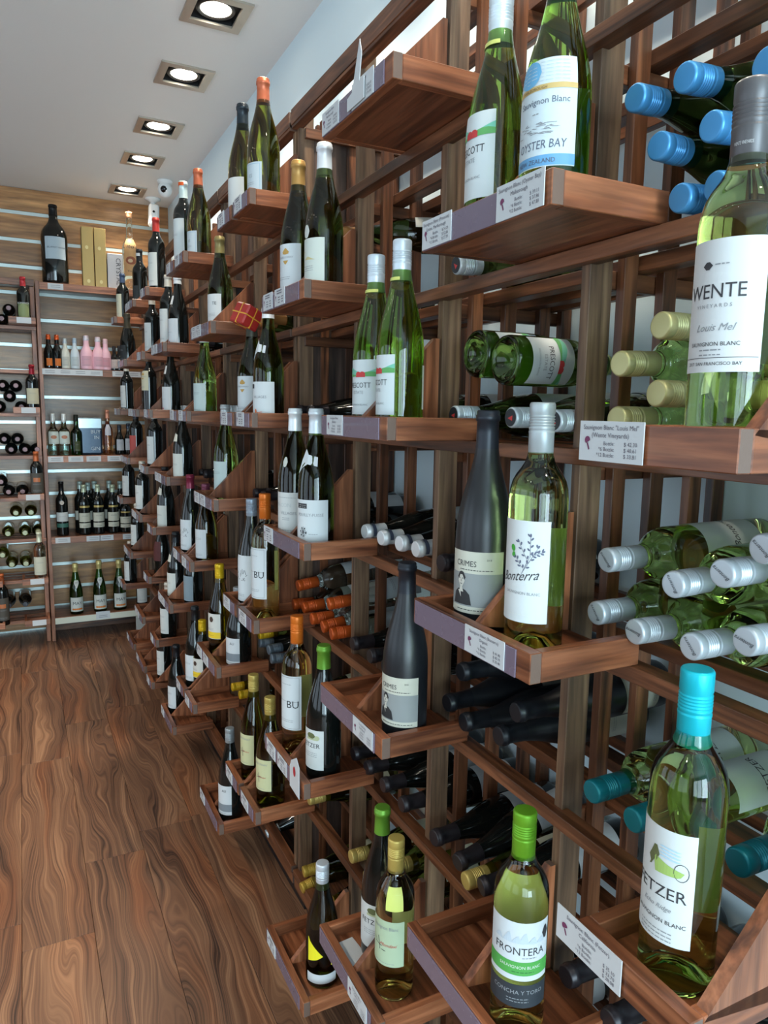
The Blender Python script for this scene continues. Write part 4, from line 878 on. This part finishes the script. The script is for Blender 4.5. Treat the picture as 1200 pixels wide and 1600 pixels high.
for row, x in enumerate((LX, FILL_X)):
  for i, y in enumerate(LY):
    seen = i >= 5
    t = empty('ceiling_light', (x, y, ZCEIL+ZC))
    if row == 0: lab = ('square recessed downlight with steel frame, %s from the back wall' % ordn[len(LY)-1-i]) if seen else 'square recessed downlight over the rack, overhead near %s' % near_l[4-i]
    else: lab = 'added off-camera fill downlight over the far side of the aisle, %s from the back wall' % ORDI[len(LY)-1-i]
    tag(t, lab, 'light', 'recessed downlights along the ceiling')
    link('frame', _fr, t); link('baffle', _can, t); link('gimbal_ring', _rg, t); link('lamp', _bl, t)
    l = bpy.data.lights.new('spot', 'SPOT'); l.energy = 44; l.spot_size = 2.0; l.spot_blend = .7; l.color = (1, .88, .72); l.shadow_soft_size = .04
    link('bulb_light', l, t, (0, 0, -.006))

# ------------------------------------------------------------------ back wall: slat wall with aluminium strips
wb = box('wall_back', -2.8, 1.1, YB+.02, YB+.12, ZF, ZCEIL+.02, plain('backing_board', (90, 70, 54), .7), bev=0); tag(wb, 'brown slat wall with pale metal strips at the end of the shop', kind='structure')
alu = plain('aluminium_strip', (196, 208, 206), .3, .4)
z = 1.073+.168*2; zz = []
while z > ZF: zz.append(z); z -= .168
zz = [1.41, 1.245, 1.073, .905, .737, .569, .40, .232, .06, -.11, -.28, -.445, -.60, -.76, -.93, -1.10, -1.265, -1.40, -1.56]
for a, b in zip(zz, zz[1:]):
    for x0, x1 in ((-2.8, -1.6), (-1.6, -.4), (-.4, 1.0)):
        box('slat_panel', x0+.001, x1-.001, YB, YB+.019, b+.012, a-.012, wk='slatwall', parent=wb, org=(wb.location.x, wb.location.y, wb.location.z-ZC))
    box('metal_strip', -2.8, 1.0, YB+.004, YB+.019, b-.0115, b+.0115, alu, parent=wb, org=(wb.location.x, wb.location.y, wb.location.z-ZC))

# ------------------------------------------------------------------ wine racks along the right wall
LV = lambda k: -.0087+.2697*k                # top edge of the tray fronts on level k
XF, XT = .5196, .693                         # tray front and tray back (= front of the uprights)
UNITS = [([.405, .79, 1.173, 1.553, 1.935], [0, 1, 2, 3, 4]), ([1.97, 2.355, 2.735], [4, 5, 6]), ([2.77, 3.17, 3.57], [6, 7, 8]), ([3.605, 3.985, 4.39, 4.775], [9, 10, 11, 12])]
holder = plain('label_holder', (112, 100, 116), .25, coat=.3); tagm = paper((226, 230, 232))
def small_tag_print(parent, w, h, full=None, ang=0):
    """purple wine-glass mark and rows of prices; coordinates on the tag face: x right, z up"""
    polys = [ell(-w*.36, h*.02, w*.045, h*.10, 12)[:9], bar(-w*.36, -h*.05, -w*.33, -h*.22, h*.05)]
    rows = []
    if not full:
        r = random.Random(2)
        for q in range(2): rows.append(bar(-w*.25, h*(.36-q*.14), w*.25, h*(.36-q*.14), h*.06))
        for q in range(3): rows += [bar(-w*.12, -h*(.02+q*.15), w*.06, -h*(.02+q*.15), h*.05), bar(w*.22, -h*(.02+q*.15), w*.38, -h*(.02+q*.15), h*.05)]
    V, F = [], []
    for p in rows: F.append(tuple(range(len(V), len(V)+len(p)))); V += p
    if full:
        lines = [(full[0], 0, h*.29, h*.165, 'CENTER'), (full[1], 0, h*.10, h*.165, 'CENTER')]
        for q, (a, b) in enumerate(zip(('Bottle:', '*6 Bottle:', '*12 Bottle:'), full[2])): lines += [(a, w*.08, -h*(.09+q*.145), h*.14, 'RIGHT'), (b, w*.42, -h*(.09+q*.145), h*.14, 'RIGHT')]
        for s, x, z, sz, al in lines:
            vs, fs = glyphs(s, sz, 0, al); n = len(V); V += [(x+a, z+b) for a, b in vs]; F += [tuple(i+n for i in f) for f in fs]
    c, s = math.cos(ang), math.sin(ang)
    # on a tray front the face looks to -x and the reader's right is -y
    link('tag_lettering', mesh('tag_lettering', [(-.0012, -x*1.0, z) for x, z in V], F, plain('tag_ink', (96, 92, 104), .6)), parent[0], parent[1])
    V, F = [], []
    for p in polys: F.append(tuple(range(len(V), len(V)+len(p)))); V += p
    link('tag_logo', mesh('tag_logo', [(-.0012, -x, z) for x, z in V], F, plain('logo_purple', (110, 52, 86), .6)), parent[0], parent[1])
TAGTXT = {
 (0, 0): [(.065, .086, .040, ('Sauvignon Blanc "Louis Mel"', '(Wente Vineyards)', ('$ 42.30', '$ 40.61', '$ 33.81')))],
 (0, -2): [(.055, .098, .040, ('Sauvignon Blanc (Fetzer)', 'California', ('$ 35.10', '$ 33.70', '$ 28.08')))],
 (1, 1): [(-.088, .088, .040, ('Sauvignon Blanc (Oyster Bay)', 'Malborough', ('$ 39.11', '$ 37.86', '$ 47.88'))), (.096, .076, .038, ('Sauvignon Blanc (Prescott)', 'Estate, Marlborough', ('$ 34.20', '$ 32.86', '$ 27.39')))],
 (1, -1): [(-.050, .088, .036, ('Sauvignon Blanc (Bonterra)', 'Organic', ('$ 41.40', '$ 40.10', '$ 33.40')))],
 (2, 0): [(.068, .074, .036, ('Sauvignon Blanc', '(Estate)', ('$ 34.20', '$ 32.86', '$ 27.39')))],
 (2, 2): [(-.04, .082, .040, ('Chardonnay', 'Estate', ('$ 52.10', '$ 50.02', '$ 41.68'))), (.096, .076, .038, ('Sauvignon Blanc', 'Marlborough', ('$ 44.00', '$ 42.24', '$ 35.20')))],
 (2, -2): [(-.070, .082, .034, ('The Uprising', 'Red Blend', ('$ 38.40', '$ 36.86', '$ 30.72')))],
 (1, -3): [],
 (2, -4): [(-.060, .085, .038, ('Sauvignon Blanc', 'California', ('$ 31.10', '$ 29.86', '$ 24.88')))],
}
def tray(rack, ro, y0, y1, k, gy, col):
    """open display tray between y0 and y1 (gy: where its sloping divider stands)"""
    zt = LV(k); zb = zt-.038; W = y1-y0; yc = (y0+y1)/2; g = (XT+XF)/2
    base = link('display_tray', box_me('display_tray', XT-XF-.018, W-.02, .008, wood(1, 'tray')), rack, (g+.008-ro[0], yc-ro[1], zb+.005-ro[2]))
    bo = (g+.008, yc, zb+.005)
    def sub(n, x0, x1, a, b, c, d, mat=None, wk='tray'):
        return box(n, x0, x1, a, b, c, d, mat=mat, wk=None if mat else wk, parent=base, org=bo)
    sub('front_board', XF, XF+.017, y0, y1, zb, zt)
    for a in (y0, y1-.016): sub('side_board', XF+.0172, XT, a, a+.016, zb, zt-.0005)
    if gy is not None:
        me = prism('divider', [(XF+.018, zt-.006), (XF+.03, zt-.006) if False else (XT-.001, zt-.03), (XT-.001, zt+.142), (XT-.010, zt+.142)], 'y', .014, wood(2, 'tray'))
        gx = link('divider', me, base, (-bo[0], gy-bo[1], -bo[2]))
    # clear label holder with cards
    if W > .2 or col not in (0,):
        L = W*.9; ysh = .012
        sub('label_holder', XF-.0022, XF-.0001, yc-L/2+ysh, yc+L/2+ysh-.004 if W > .2 else yc+L/2, zb+.0005, zt-.002, holder)
    tg = TAGTXT.get((col, k)); near = col <= 3
    if tg is None:
        r = random.Random(col*31+k*7); n = 2 if W > .2 and r.random() < .7 else 1
        tg = [(((W/2-.045)-(.078 if i else 0)-r.uniform(0, .02)) if W > .2 else .02, .066, .036, None) for i in range(n)]
        if k == -5 or (col == 2 and k == -4): tg = tg[:1]
    for off, w_, h_, txt in tg:
        c = box_me('price_tag', .0012, w_, h_, tagm, 0)
        pos = (XF-.0030-bo[0], yc+off-bo[1], (zt+zb)/2+.0015-bo[2]); link('price_tag', c, base, pos)
        small_tag_print((base, pos), w_, h_, txt)
    return base
names = ['nearest wine rack of dark stained wood with sloping dividers and display trays', 'second wine rack from the front, between two doubled uprights', 'third wine rack from the front, holding mostly red wine', 'farthest wine rack, touching the corner by the back shelves']
for ui, (ps, ids) in enumerate(UNITS):
    y0, y1 = ps[0]-.0, ps[-1]
    ro = (.85, (y0+y1)/2, ZF)
    rack = empty('wine_rack', (ro[0], ro[1], 0)); tag(rack, names[ui], 'rack', 'wine racks along the right wall')
    def part(n, a, b, c, d, e, f, mat=None, wk='rack', lab=None):
        o = box(n, a, b, c, d, e, f, mat=mat, wk=None if mat else wk, parent=rack, org=ro)
        if lab: o['label'] = lab
        return o
    ZT = .775; ZL = ZF+.10
    for pi, y in enumerate(ps):
        end = pi in (0, len(ps)-1)
        part('upright', XT+.004, XT+.044, y-.009, y+.009, ZL, ZT, wk='aged')
        for x0, x1 in ((.760, .785), (.835, .862), (.918, .944), (.972, .997)):
            part('slat', x0, x1, y-.008, y+.008, ZF if x0 > .9 else ZL, ZT-.004)
        if end and ui+pi > 0 and not (ui == 0 and pi == 0):
            part('end_panel', .738, .970, y-.0035, y+.0035, ZL, ZT-.05, wk='panel')
    for k in range(-5, 4):
        zr = LV(k)-.038
        part('front_rail', XT-.012, XT+.016, y0-.009, y1+.009, zr-.022, zr-.0005)
        for x0 in (.790, .880, .950):
            part('support_rail', x0, x0+.034 if x0 < .9 else x0+.018, y0+.0085, y1-.0085, zr-.022, zr-.001)
        for y in ps:
            part('cross_rail', XT+.017, .996, y-.021 if y == ps[-1] else y+.0095, y-.0095 if y == ps[-1] else y+.021, zr-.048, zr-.0225)
    part('top_rail', XT-.014, XT+.006, y0-.009, y1+.009, .748, .788)
    part('plinth', .725, .745, y0-.005, y1+.005, ZF+.001, ZL-.0, mat=plain('black_plinth', (22, 22, 24), .4))
    part('bottom_rail', XT-.008, XT+.03, y0-.009, y1+.009, LV(-5)-.098, LV(-5)-.064)
    for pi, (y, idn) in enumerate(zip(ps, ids)):
        par = idn % 2 if ui < 3 else (idn+0) % 2   # odd columns carry odd levels
        for k in range(-5, 3):
            if (k % 2) != par and not (ui == 3 and idn == 10 and k == -5): continue
            if idn == 0 and k == 2: continue
            if pi == 0: tray(rack, ro, y-.008, y+.144, k, y-.001, idn)
            elif pi == len(ps)-1: tray(rack, ro, y-.144, y+.008, k, y+.001, idn)
            else: tray(rack, ro, y-.141, y+.141, k, y, idn)
# the folded card stuck on the top tray, one hanging low, one lying in a bottom tray
def card(name, pts, loc, mat, label, t=.0012, rot=None):
    n = len(pts); v = [(-t/2, -a, b) for a, b in pts]+[(t/2, -a, b) for a, b in pts]
    f = [tuple(range(n)), tuple(range(2*n-1, n-1, -1))]+[(i, i+n, (i+1) % n+n, (i+1) % n) for i in range(n)]
    o = link(name, mesh(name, v, f, mat), None, (loc[0], loc[1], loc[2]+ZC), rot); tag(o, label, 'card'); return o
card('price_card', [(-.036, -.02), (.030, -.02), (.030, .012), (.012, .012), (.020, .052), (.012, .074), (-.016, .004), (-.036, .0)], (XF-.0062, 1.150, LV(2)-.016), tagm, 'torn white price card folded upward on the high tray near the ceiling')
pc = card('price_card', [(-.030, -.030), (.032, -.034), (.032, .040), (.014, .056), (-.020, .036), (-.030, .018)], (XF-.0062, 1.455, LV(-3)-.006), tagm, 'white card with red seal stuck on a low tray front')
link('red_seal', mesh('red_seal', [(-.0012, -a, b) for a, b in ell(.002, .018, .008, .012, 16)], [tuple(range(16))], plain('seal_red', (170, 40, 50), .5)), pc)
card('price_card', [(-.042, -.02), (.042, -.02), (.042, .02), (-.042, .02)], (.565, 1.235, LV(-4)-.026), tagm, 'cream price card lying flat in the bottom row tray', rot=(0, PI/2, .1))
# bottles standing on the trays; FACE = compass bearing of the front label, 180 faces the aisle squarely
FACE = {('wente', 0): 181, ('bonterra', -1): 190, ('fetzer', -2): 171, ('oyster', 1): 197, ('scott_hi', 1): 169, ('frontera', -3): 229, ('crimes', -1): 216, ('crimes', -2): 214, ('mondavi', -4): 205,
 ('yellowtri', -5): 246, ('whitefoil', 1): 193, ('goldfoil', 1): 195, ('puisse', -1): 223, ('villages', -1): 217, ('bu', -3): 206, ('bu', -2): 196, ('fetzer_dark', -3): 187, ('fetzer_dark', -4): 200, ('copper', 2): 197, ('blackfoil_olive', 2): 193, ('mv', 0): 207, ('goldmark', 0): 200}
TRAYF = lambda k: LV(k)-.0288
for i, (st, x, y, k, h, look) in enumerate(STAND):
    near = y < 1.3; seg = 48 if near else (28 if y < 2.3 else 18)
    if st == 'scott': FACE[(st, k)] = 166 if y < 1.15 else 190
    ang = math.radians(FACE.get((st, k), 196+rnd.uniform(-6, 6))-270)
    bottle(st, h, seg, (x, y, TRAYF(k)), (0, 0, ang), look, group='bottles standing on the display trays', hero=y < 2.1)
# bottles lying in the bins
LOOK = {'l_blue': 'dark bottle with sky blue cap', 'l_gold': 'green-tinted bottle with pale gold cap', 'l_bont': 'green-tinted bottle with silver script-marked cap', 'l_teal': 'pale green bottle with dark teal cap',
 'l_goldolive': 'olive bottle with brass coloured cap', 'l_redtip': 'green bottle with red-marked cap', 'l_black': 'matt black bottle with black foil', 'l_white': 'white-foiled dark bottle with ringed neck', 'l_orange': 'straw-coloured bottle with orange cap',
 'l_foilgold': 'dark green bottle with bronze foil', 'l_goldcap': 'olive bottle with golden cap', 'l_silver': 'dark bottle with silvery cap', 'l_silverdark': 'dark bottle with pewter cap', 'l_yellow': 'olive bottle with yellow cap', 'l_dark': 'dark bottle with black foil'}
BAY = ['nearest', 'second', 'third', 'fourth', 'fifth', 'sixth', 'seventh', 'eighth', 'ninth', 'tenth']
LVN = {1: 'second-highest', 0: 'eye-level', -1: 'below-eye', -2: 'waist-high', -3: 'knee-high', -4: 'low', -5: 'lowest', 2: 'top'}
ORD = ['first', 'second', 'third', 'fourth', 'fifth', 'sixth', 'seventh', 'eighth']
bins = {}
for t in LIE: bins.setdefault((t[1], t[2]), []).append(t)
for (bay, k), ts in bins.items():
    zr = LV(k)-.038; ts.sort(key=lambda t: (round((t[7]-zr-.0385)/.06), t[6]))
    cnt = {}
    for (st, _, _, xc, yc, zc, yb, zb) in ts:
        lay = max(0, round((zb-zr-.0385)/.06)); cnt[lay] = cnt.get(lay, 0)+1
        where = '%s from viewer, %s layer, %s bin, %s bay' % (ORD[cnt[lay]-1], ['bottom', 'middle', 'upper', 'topmost'][min(lay, 3)], LVN[k], BAY[bay])
        a = Vector((.972, yb, zb)); d = Vector((xc, yc, zc))-a; L = .300
        d.normalize(); q = Vector((0, 0, 1)).rotation_difference(d)
        roll = {'l_bont': 1.15, 'l_teal': .9, 'l_orange': 1.0, 'l_redtip': 1.3, 'l_black': .3}.get(st, .9)+rnd.uniform(-.6, .6)
        m = q.to_matrix() @ Matrix.Rotation(roll, 3, 'Z')
        bottle(st, L, 36 if bay == 0 else (24 if bay < 3 else 16), tuple(a), m.to_euler(), '%s, %s' % (LOOK[st], where), group='bottles lying in the rack bins', hero=bay == 0, plainlab=False if bay < 5 else True, wine=False)
# two reversed green bottles in the second bay at eye level, and two high in the nearest bay
for i, (x, y, z, st, lab) in enumerate([(.70, 1.06, .100, 'scott', 'green bottle lying base outward behind the nearest upright, upper left one'), (.70, .975, .085, 'scott', 'green bottle lying base outward behind the nearest upright, upper right one'),
        (.70, .62, LV(2)+.005, 'scott', 'yellow-green bottle lying base outward at the upper photo edge'), (.70, .53, LV(2)+.005, 'scott', 'second yellow-green bottle lying base outward at the upper photo edge')]):
    b = bottle(st, .27, 36, (x, y, z), (0, PI/2, 0), lab, group='bottles lying in the rack bins', hero=False)
# bottle end peeping out under the nearest low tray
# red faceted gift box on a bottle neck
bx = empty('gift_box', (.573, 2.012, LV(0)+.262+ZC)); bx.rotation_euler = (.25, .35, .5); tag(bx, 'small red box with gold cord resting on a bottle in the rack', 'box')
bm = bmesh.new(); bmesh.ops.create_cube(bm, size=.058); bmesh.ops.bevel(bm, geom=bm.edges[:], offset=.004, segments=1, affect='EDGES'); me = bpy.data.meshes.new('carton'); bm.to_mesh(me); bm.free(); me.materials.append(plain('box_red', (158, 40, 36), .45)); link('carton', me, bx)
gc = plain('cord_gold', (206, 150, 52), .4)
for d in ((.0592, .0032, .0592), (.0592, .0592, .0032), (.0032, .0592, .0592)): link('cord', box_me('cord', *d, gc, 0), bx)

# ------------------------------------------------------------------ back shelves
YS = 5.15
def shelf_unit():
    ro = (.56, 5.31, ZF); t = empty('shelving_unit', (ro[0], ro[1], 0)); tag(t, 'back wall shelving unit with five wooden shelves of spirits and sparkling wine', 'shelf')
    P = lambda n, *a, **k: box(n, *a, parent=t, org=ro, **k)
    P('upright', .118, .140, YS, YB-.002, ZF+.001, .775, wk='shelf')
    for i, z in enumerate([.77, .24, -.32, -.855, -1.398]):
        s = P('shelf', .141, .985, YS+.012, YB-.001, z-.022, z-.0005, wk='rack')
        P('shelf_edge', .141, .985, YS, YS+.0115, z-.045, z, wk='shelf')
        xs = [[.235], [.18, .27, .36, .45, .60, .69], [.19, .31, .42, .55], [.21, .40, .48, .63], [.44]][i]
        for x in xs:
            P('price_tag', x-.045, x+.045, YS-.003, YS-.0005, z-.040, z-.004 if i < 4 else z+.012, mat=tagm, bev=0)
            V, F = [], []
            for q in range(2):
                p = bar(-.028, .006-q*.011, .028, .006-q*.011, .0035); F.append(tuple(range(len(V), len(V)+4))); V += p
            link('tag_lettering', mesh('tag_lettering', [(a, -.0042, b) for a, b in V], F, GREY), t, (x-ro[0], YS-ro[1], z-.022-ro[2]))
        if i == 4: P('pale_edging', .141, .70, YS-.0025, YS-.0004, z-.045, z-.004, mat=plain('edging', (206, 206, 190), .5), bev=0)
    P('base_panel', .141, .985, YS+.25, YS+.262, ZF+.001, -1.425, wk='rack')
shelf_unit()
def left_rack():
    ro = (-.3, 5.32, ZF); t = empty('wine_rack', (ro[0], ro[1], 0)); tag(t, 'wine rack on the back wall left of the spirit shelves', 'rack')
    P = lambda n, *a, **k: box(n, *a, parent=t, org=ro, **k)
    xs = [.095, -.29, -.675, -1.06]; yf = 5.17
    P('top_rail', -1.07, .112, yf-.01, yf+.012, .74, .78, wk='rack'); P('top_board', -1.07, .112, yf+.013, YB-.002, .765, .78, wk='rack')
    for i, x in enumerate(xs):
        P('upright', x-.009, x+.016, yf, yf+.04, ZF+.001, .738, wk='shelf')
        for y0 in (yf+.10, yf+.18, yf+.26): P('slat', x-.007, x+.010, y0, y0+.026, ZF+.001, .735, wk='rack')
    for k in range(-5, 3):
        zr = LV(k)-.038
        P('front_rail', -1.07, .112, yf-.011, yf-.0005, zr-.022, zr, wk='shelf')
        for q in (.05, .135, .22): P('support_rail', -1.06, .110, yf+q, yf+q+.03, zr-.022, zr-.001, wk='rack')
        if k % 2 == 0 or k == -5:
            for i, x in enumerate(xs):
                x0, x1 = (x-.135, x+.014) if i == 0 else (x-.14, x+.14)
                b_ = link('display_tray', box_me('display_tray', x1-x0-.02, .15, .008, wood(0, 'tray')), t, ((x0+x1)/2-ro[0], yf-.086-ro[1], zr+.005-ro[2])); bo = ((x0+x1)/2, yf-.086, zr+.005)
                S = lambda n, *a, **kk: box(n, *a, parent=b_, org=bo, **kk)
                S('front_board', x0, x1, yf-.175, yf-.162, zr, zr+.038, wk='shelf')
                for a in (x0, x1-.014): S('side_board', a, a+.014, yf-.1615, yf-.0115, zr, zr+.0375, wk='tray')
                S('price_tag', (x0+x1)/2-.03, (x0+x1)/2+.05, yf-.178, yf-.1755, zr+.001, zr+.036, mat=tagm, bev=0)
left_rack()
for st, x, y, z, h, look in BACK:
    seg = 20
    nm = 'wine_bottle' if st not in ('titos', 'rum', 'rum_dark', 'rose') else 'spirit_bottle'
    pf = ST[st][0]
    o = bottle(st, h, seg, (x, y, z), (0, 0, rnd.uniform(-.1, .1)), look, group='bottles on the back shelves', name=nm)
    s = {'titos': 1.0, 'magnum': 1.5, 'mini_orange': .72, 'mini_silver': .68, 'mini_silver2': .68, 'mini_pink': .92, 'mini_pink2': .8, 'mini_dark': .6, 'mini_blue': .72, 'rum': .86, 'rum_dark': .86, 'rose': .76}.get(st)
    if st == 'titos': s = 1.15
    if s: o.scale = (s, s, 1)
for st, x, z, h, look in LEFT:
    k = min((0, 2, -2, -4, -5), key=lambda q: abs(LV(q)-.028-z))
    bottle(st, min(h, .33), 20, (x, 5.075, LV(k)-.0288), (0, 0, rnd.uniform(-.1, .1)), look, group='bottles standing in the back left rack')
lk = {'l_back': 'dark bottle', 'l_backolive': 'olive bottle', 'l_backwhite': 'dark bottle with wide white label'}
tiers = {}
for i, (st, x, z) in enumerate(LEFTLIE):
    if z < LV(-5): z = LV(-5)
    k = max(q for q in range(-5, 3) if LV(q)-.038+.02 <= z or q == -5); f = LV(k)-.038
    lay = round((z-f-.04)/.066); z = f+.039+max(0, lay)*.066
    tiers[k] = tiers.get(k, -1)+1
    bottle(st, .28, 20, (x, 5.445, z), (PI/2, 0, 0), '%s lying in the back left rack, %s tier, %s one' % (lk[st], ORD[min(7, 2-k)], ORD[tiers.setdefault(k, 0)]), group='bottles lying in the back left rack')
# gold cartons, white carton, printed bag
gold = plain('gold_card', (168, 142, 88), .38, .35)
for x, lab in ((.437, 'tall gold carton on the top back shelf, left one'), (.513, 'tall gold carton on the top back shelf, right one')):
    o = link('carton', box_me('carton', .070, .075, .375, gold, .002), None, (x, 5.24, .77+.188+ZC)); tag(o, lab, 'box', 'gold cartons on the top back shelf')
    V = [(a, -.0385, b) for a, b in ell(-.005, .06, .010, .012, 12)+ell(.0, -.15, .010, .012, 12)]
    link('emblem', mesh('emblem', V, [tuple(range(12)), tuple(range(12, 24))], plain('gold_light', (200, 182, 130), .3, .4)), o)
wc = link('carton', box_me('carton', .095, .09, .225, paper((206, 206, 210)), .002), None, (.602, 5.25, .77+.1135+ZC)); tag(wc, 'white carton with black vertical lettering beside the gold cartons', 'box')
vs, fs = glyphs('CRYSTAL', .042); link('lettering', mesh('lettering', [(y+.006, -.0457, -x+.0) for x, y in vs], fs, INK), wc)
bag = empty('printed_bag', (.41, 5.25, -.3195+ZC)); tag(bag, 'silver and black printed bag standing between spirit bottles', 'bag')
link('pouch', box_me('pouch', .150, .05, .245, plain('bag_dark', (58, 74, 92), .2, .3), .012), bag, (0, 0, .1235))
link('header', box_me('header', .152, .052, .075, plain('bag_silver', (170, 186, 190), .2, .5), .006), bag, (0, 0, .2095))
V, F = [], []
for s_, x, z, sz in (('BUY', .034, .142, .034), ('IN', .040, .104, .034), ('GIN', .030, .03, .034)):
    vs, fs = glyphs(s_, sz); n = len(V); V += [(x+a, -.0262, z+b) for a, b in vs]; F += [tuple(i+n for i in f) for f in fs]
link('lettering', mesh('lettering', V, F, paper((214, 224, 228))), bag)
# white box on the floor by the corner of the shelves
wbx = link('carton', box_me('carton', .10, .03, .12, paper((200, 204, 200)), .002), None, (.735, 5.10, ZF+.10+.061+ZC)); 
wbx.location = (.70, 5.12, -1.50+ZC); tag(wbx, 'small white torn carton on the floor below the last shelf', 'box')
# ------------------------------------------------------------------ security cameras
wp = plain('white_plastic', (226, 230, 230), .35)
def dome():
    t = empty('security_camera', (.871, 4.86, ZCEIL+ZC)); tag(t, 'white dome security camera on the ceiling near the corner', 'camera')
    link('mount', lathe('mount', [(0, 0), (.045, 0), (.047, -.006), (.042, -.018), (.034, -.022), (0, -.022)][::-1], 28, wp), t)
    link('eyeball', lathe('eyeball', [(0, -.048), (.014, -.046), (.03, -.036), (.041, -.018), (.044, 0), (.040, .018), (.028, .034), (0, .042)], 28, wp), t, (0, -.004, -.052))
    link('lens', lathe('lens', [(0, .006), (.012, .004), (.020, 0), (.021, -.01)][::-1], 22, plain('lens_black', (14, 14, 16), .08)), t, (-.014, -.040, -.062), (PI/2+.25, 0, -.3))
dome()
def bullet():
    t = empty('security_camera', (.868, 5.30, ZCEIL+ZC)); tag(t, 'white bullet security camera hanging in the ceiling corner', 'camera')
    link('mount', lathe('mount', [(0, 0), (.052, 0), (.052, -.010), (.030, -.016), (.018, -.03), (0, -.03)][::-1], 24, wp), t)
    link('arm', lathe('arm', [(0, -.09), (.016, -.09), (.017, -.02), (0, -.02)], 18, wp), t)
    link('housing', box_me('housing', .066, .062, .15, wp, .012), t, (0, -.02, -.115), (-.28, .08, 0))
    link('lens', lathe('lens', [(0, 0), (.007, 0), (.008, -.004)][::-1], 16, plain('lens_black', (14, 14, 16), .08)), t, (-.004, -.056, -.095), (PI/2-.28, 0, 0))
bullet()
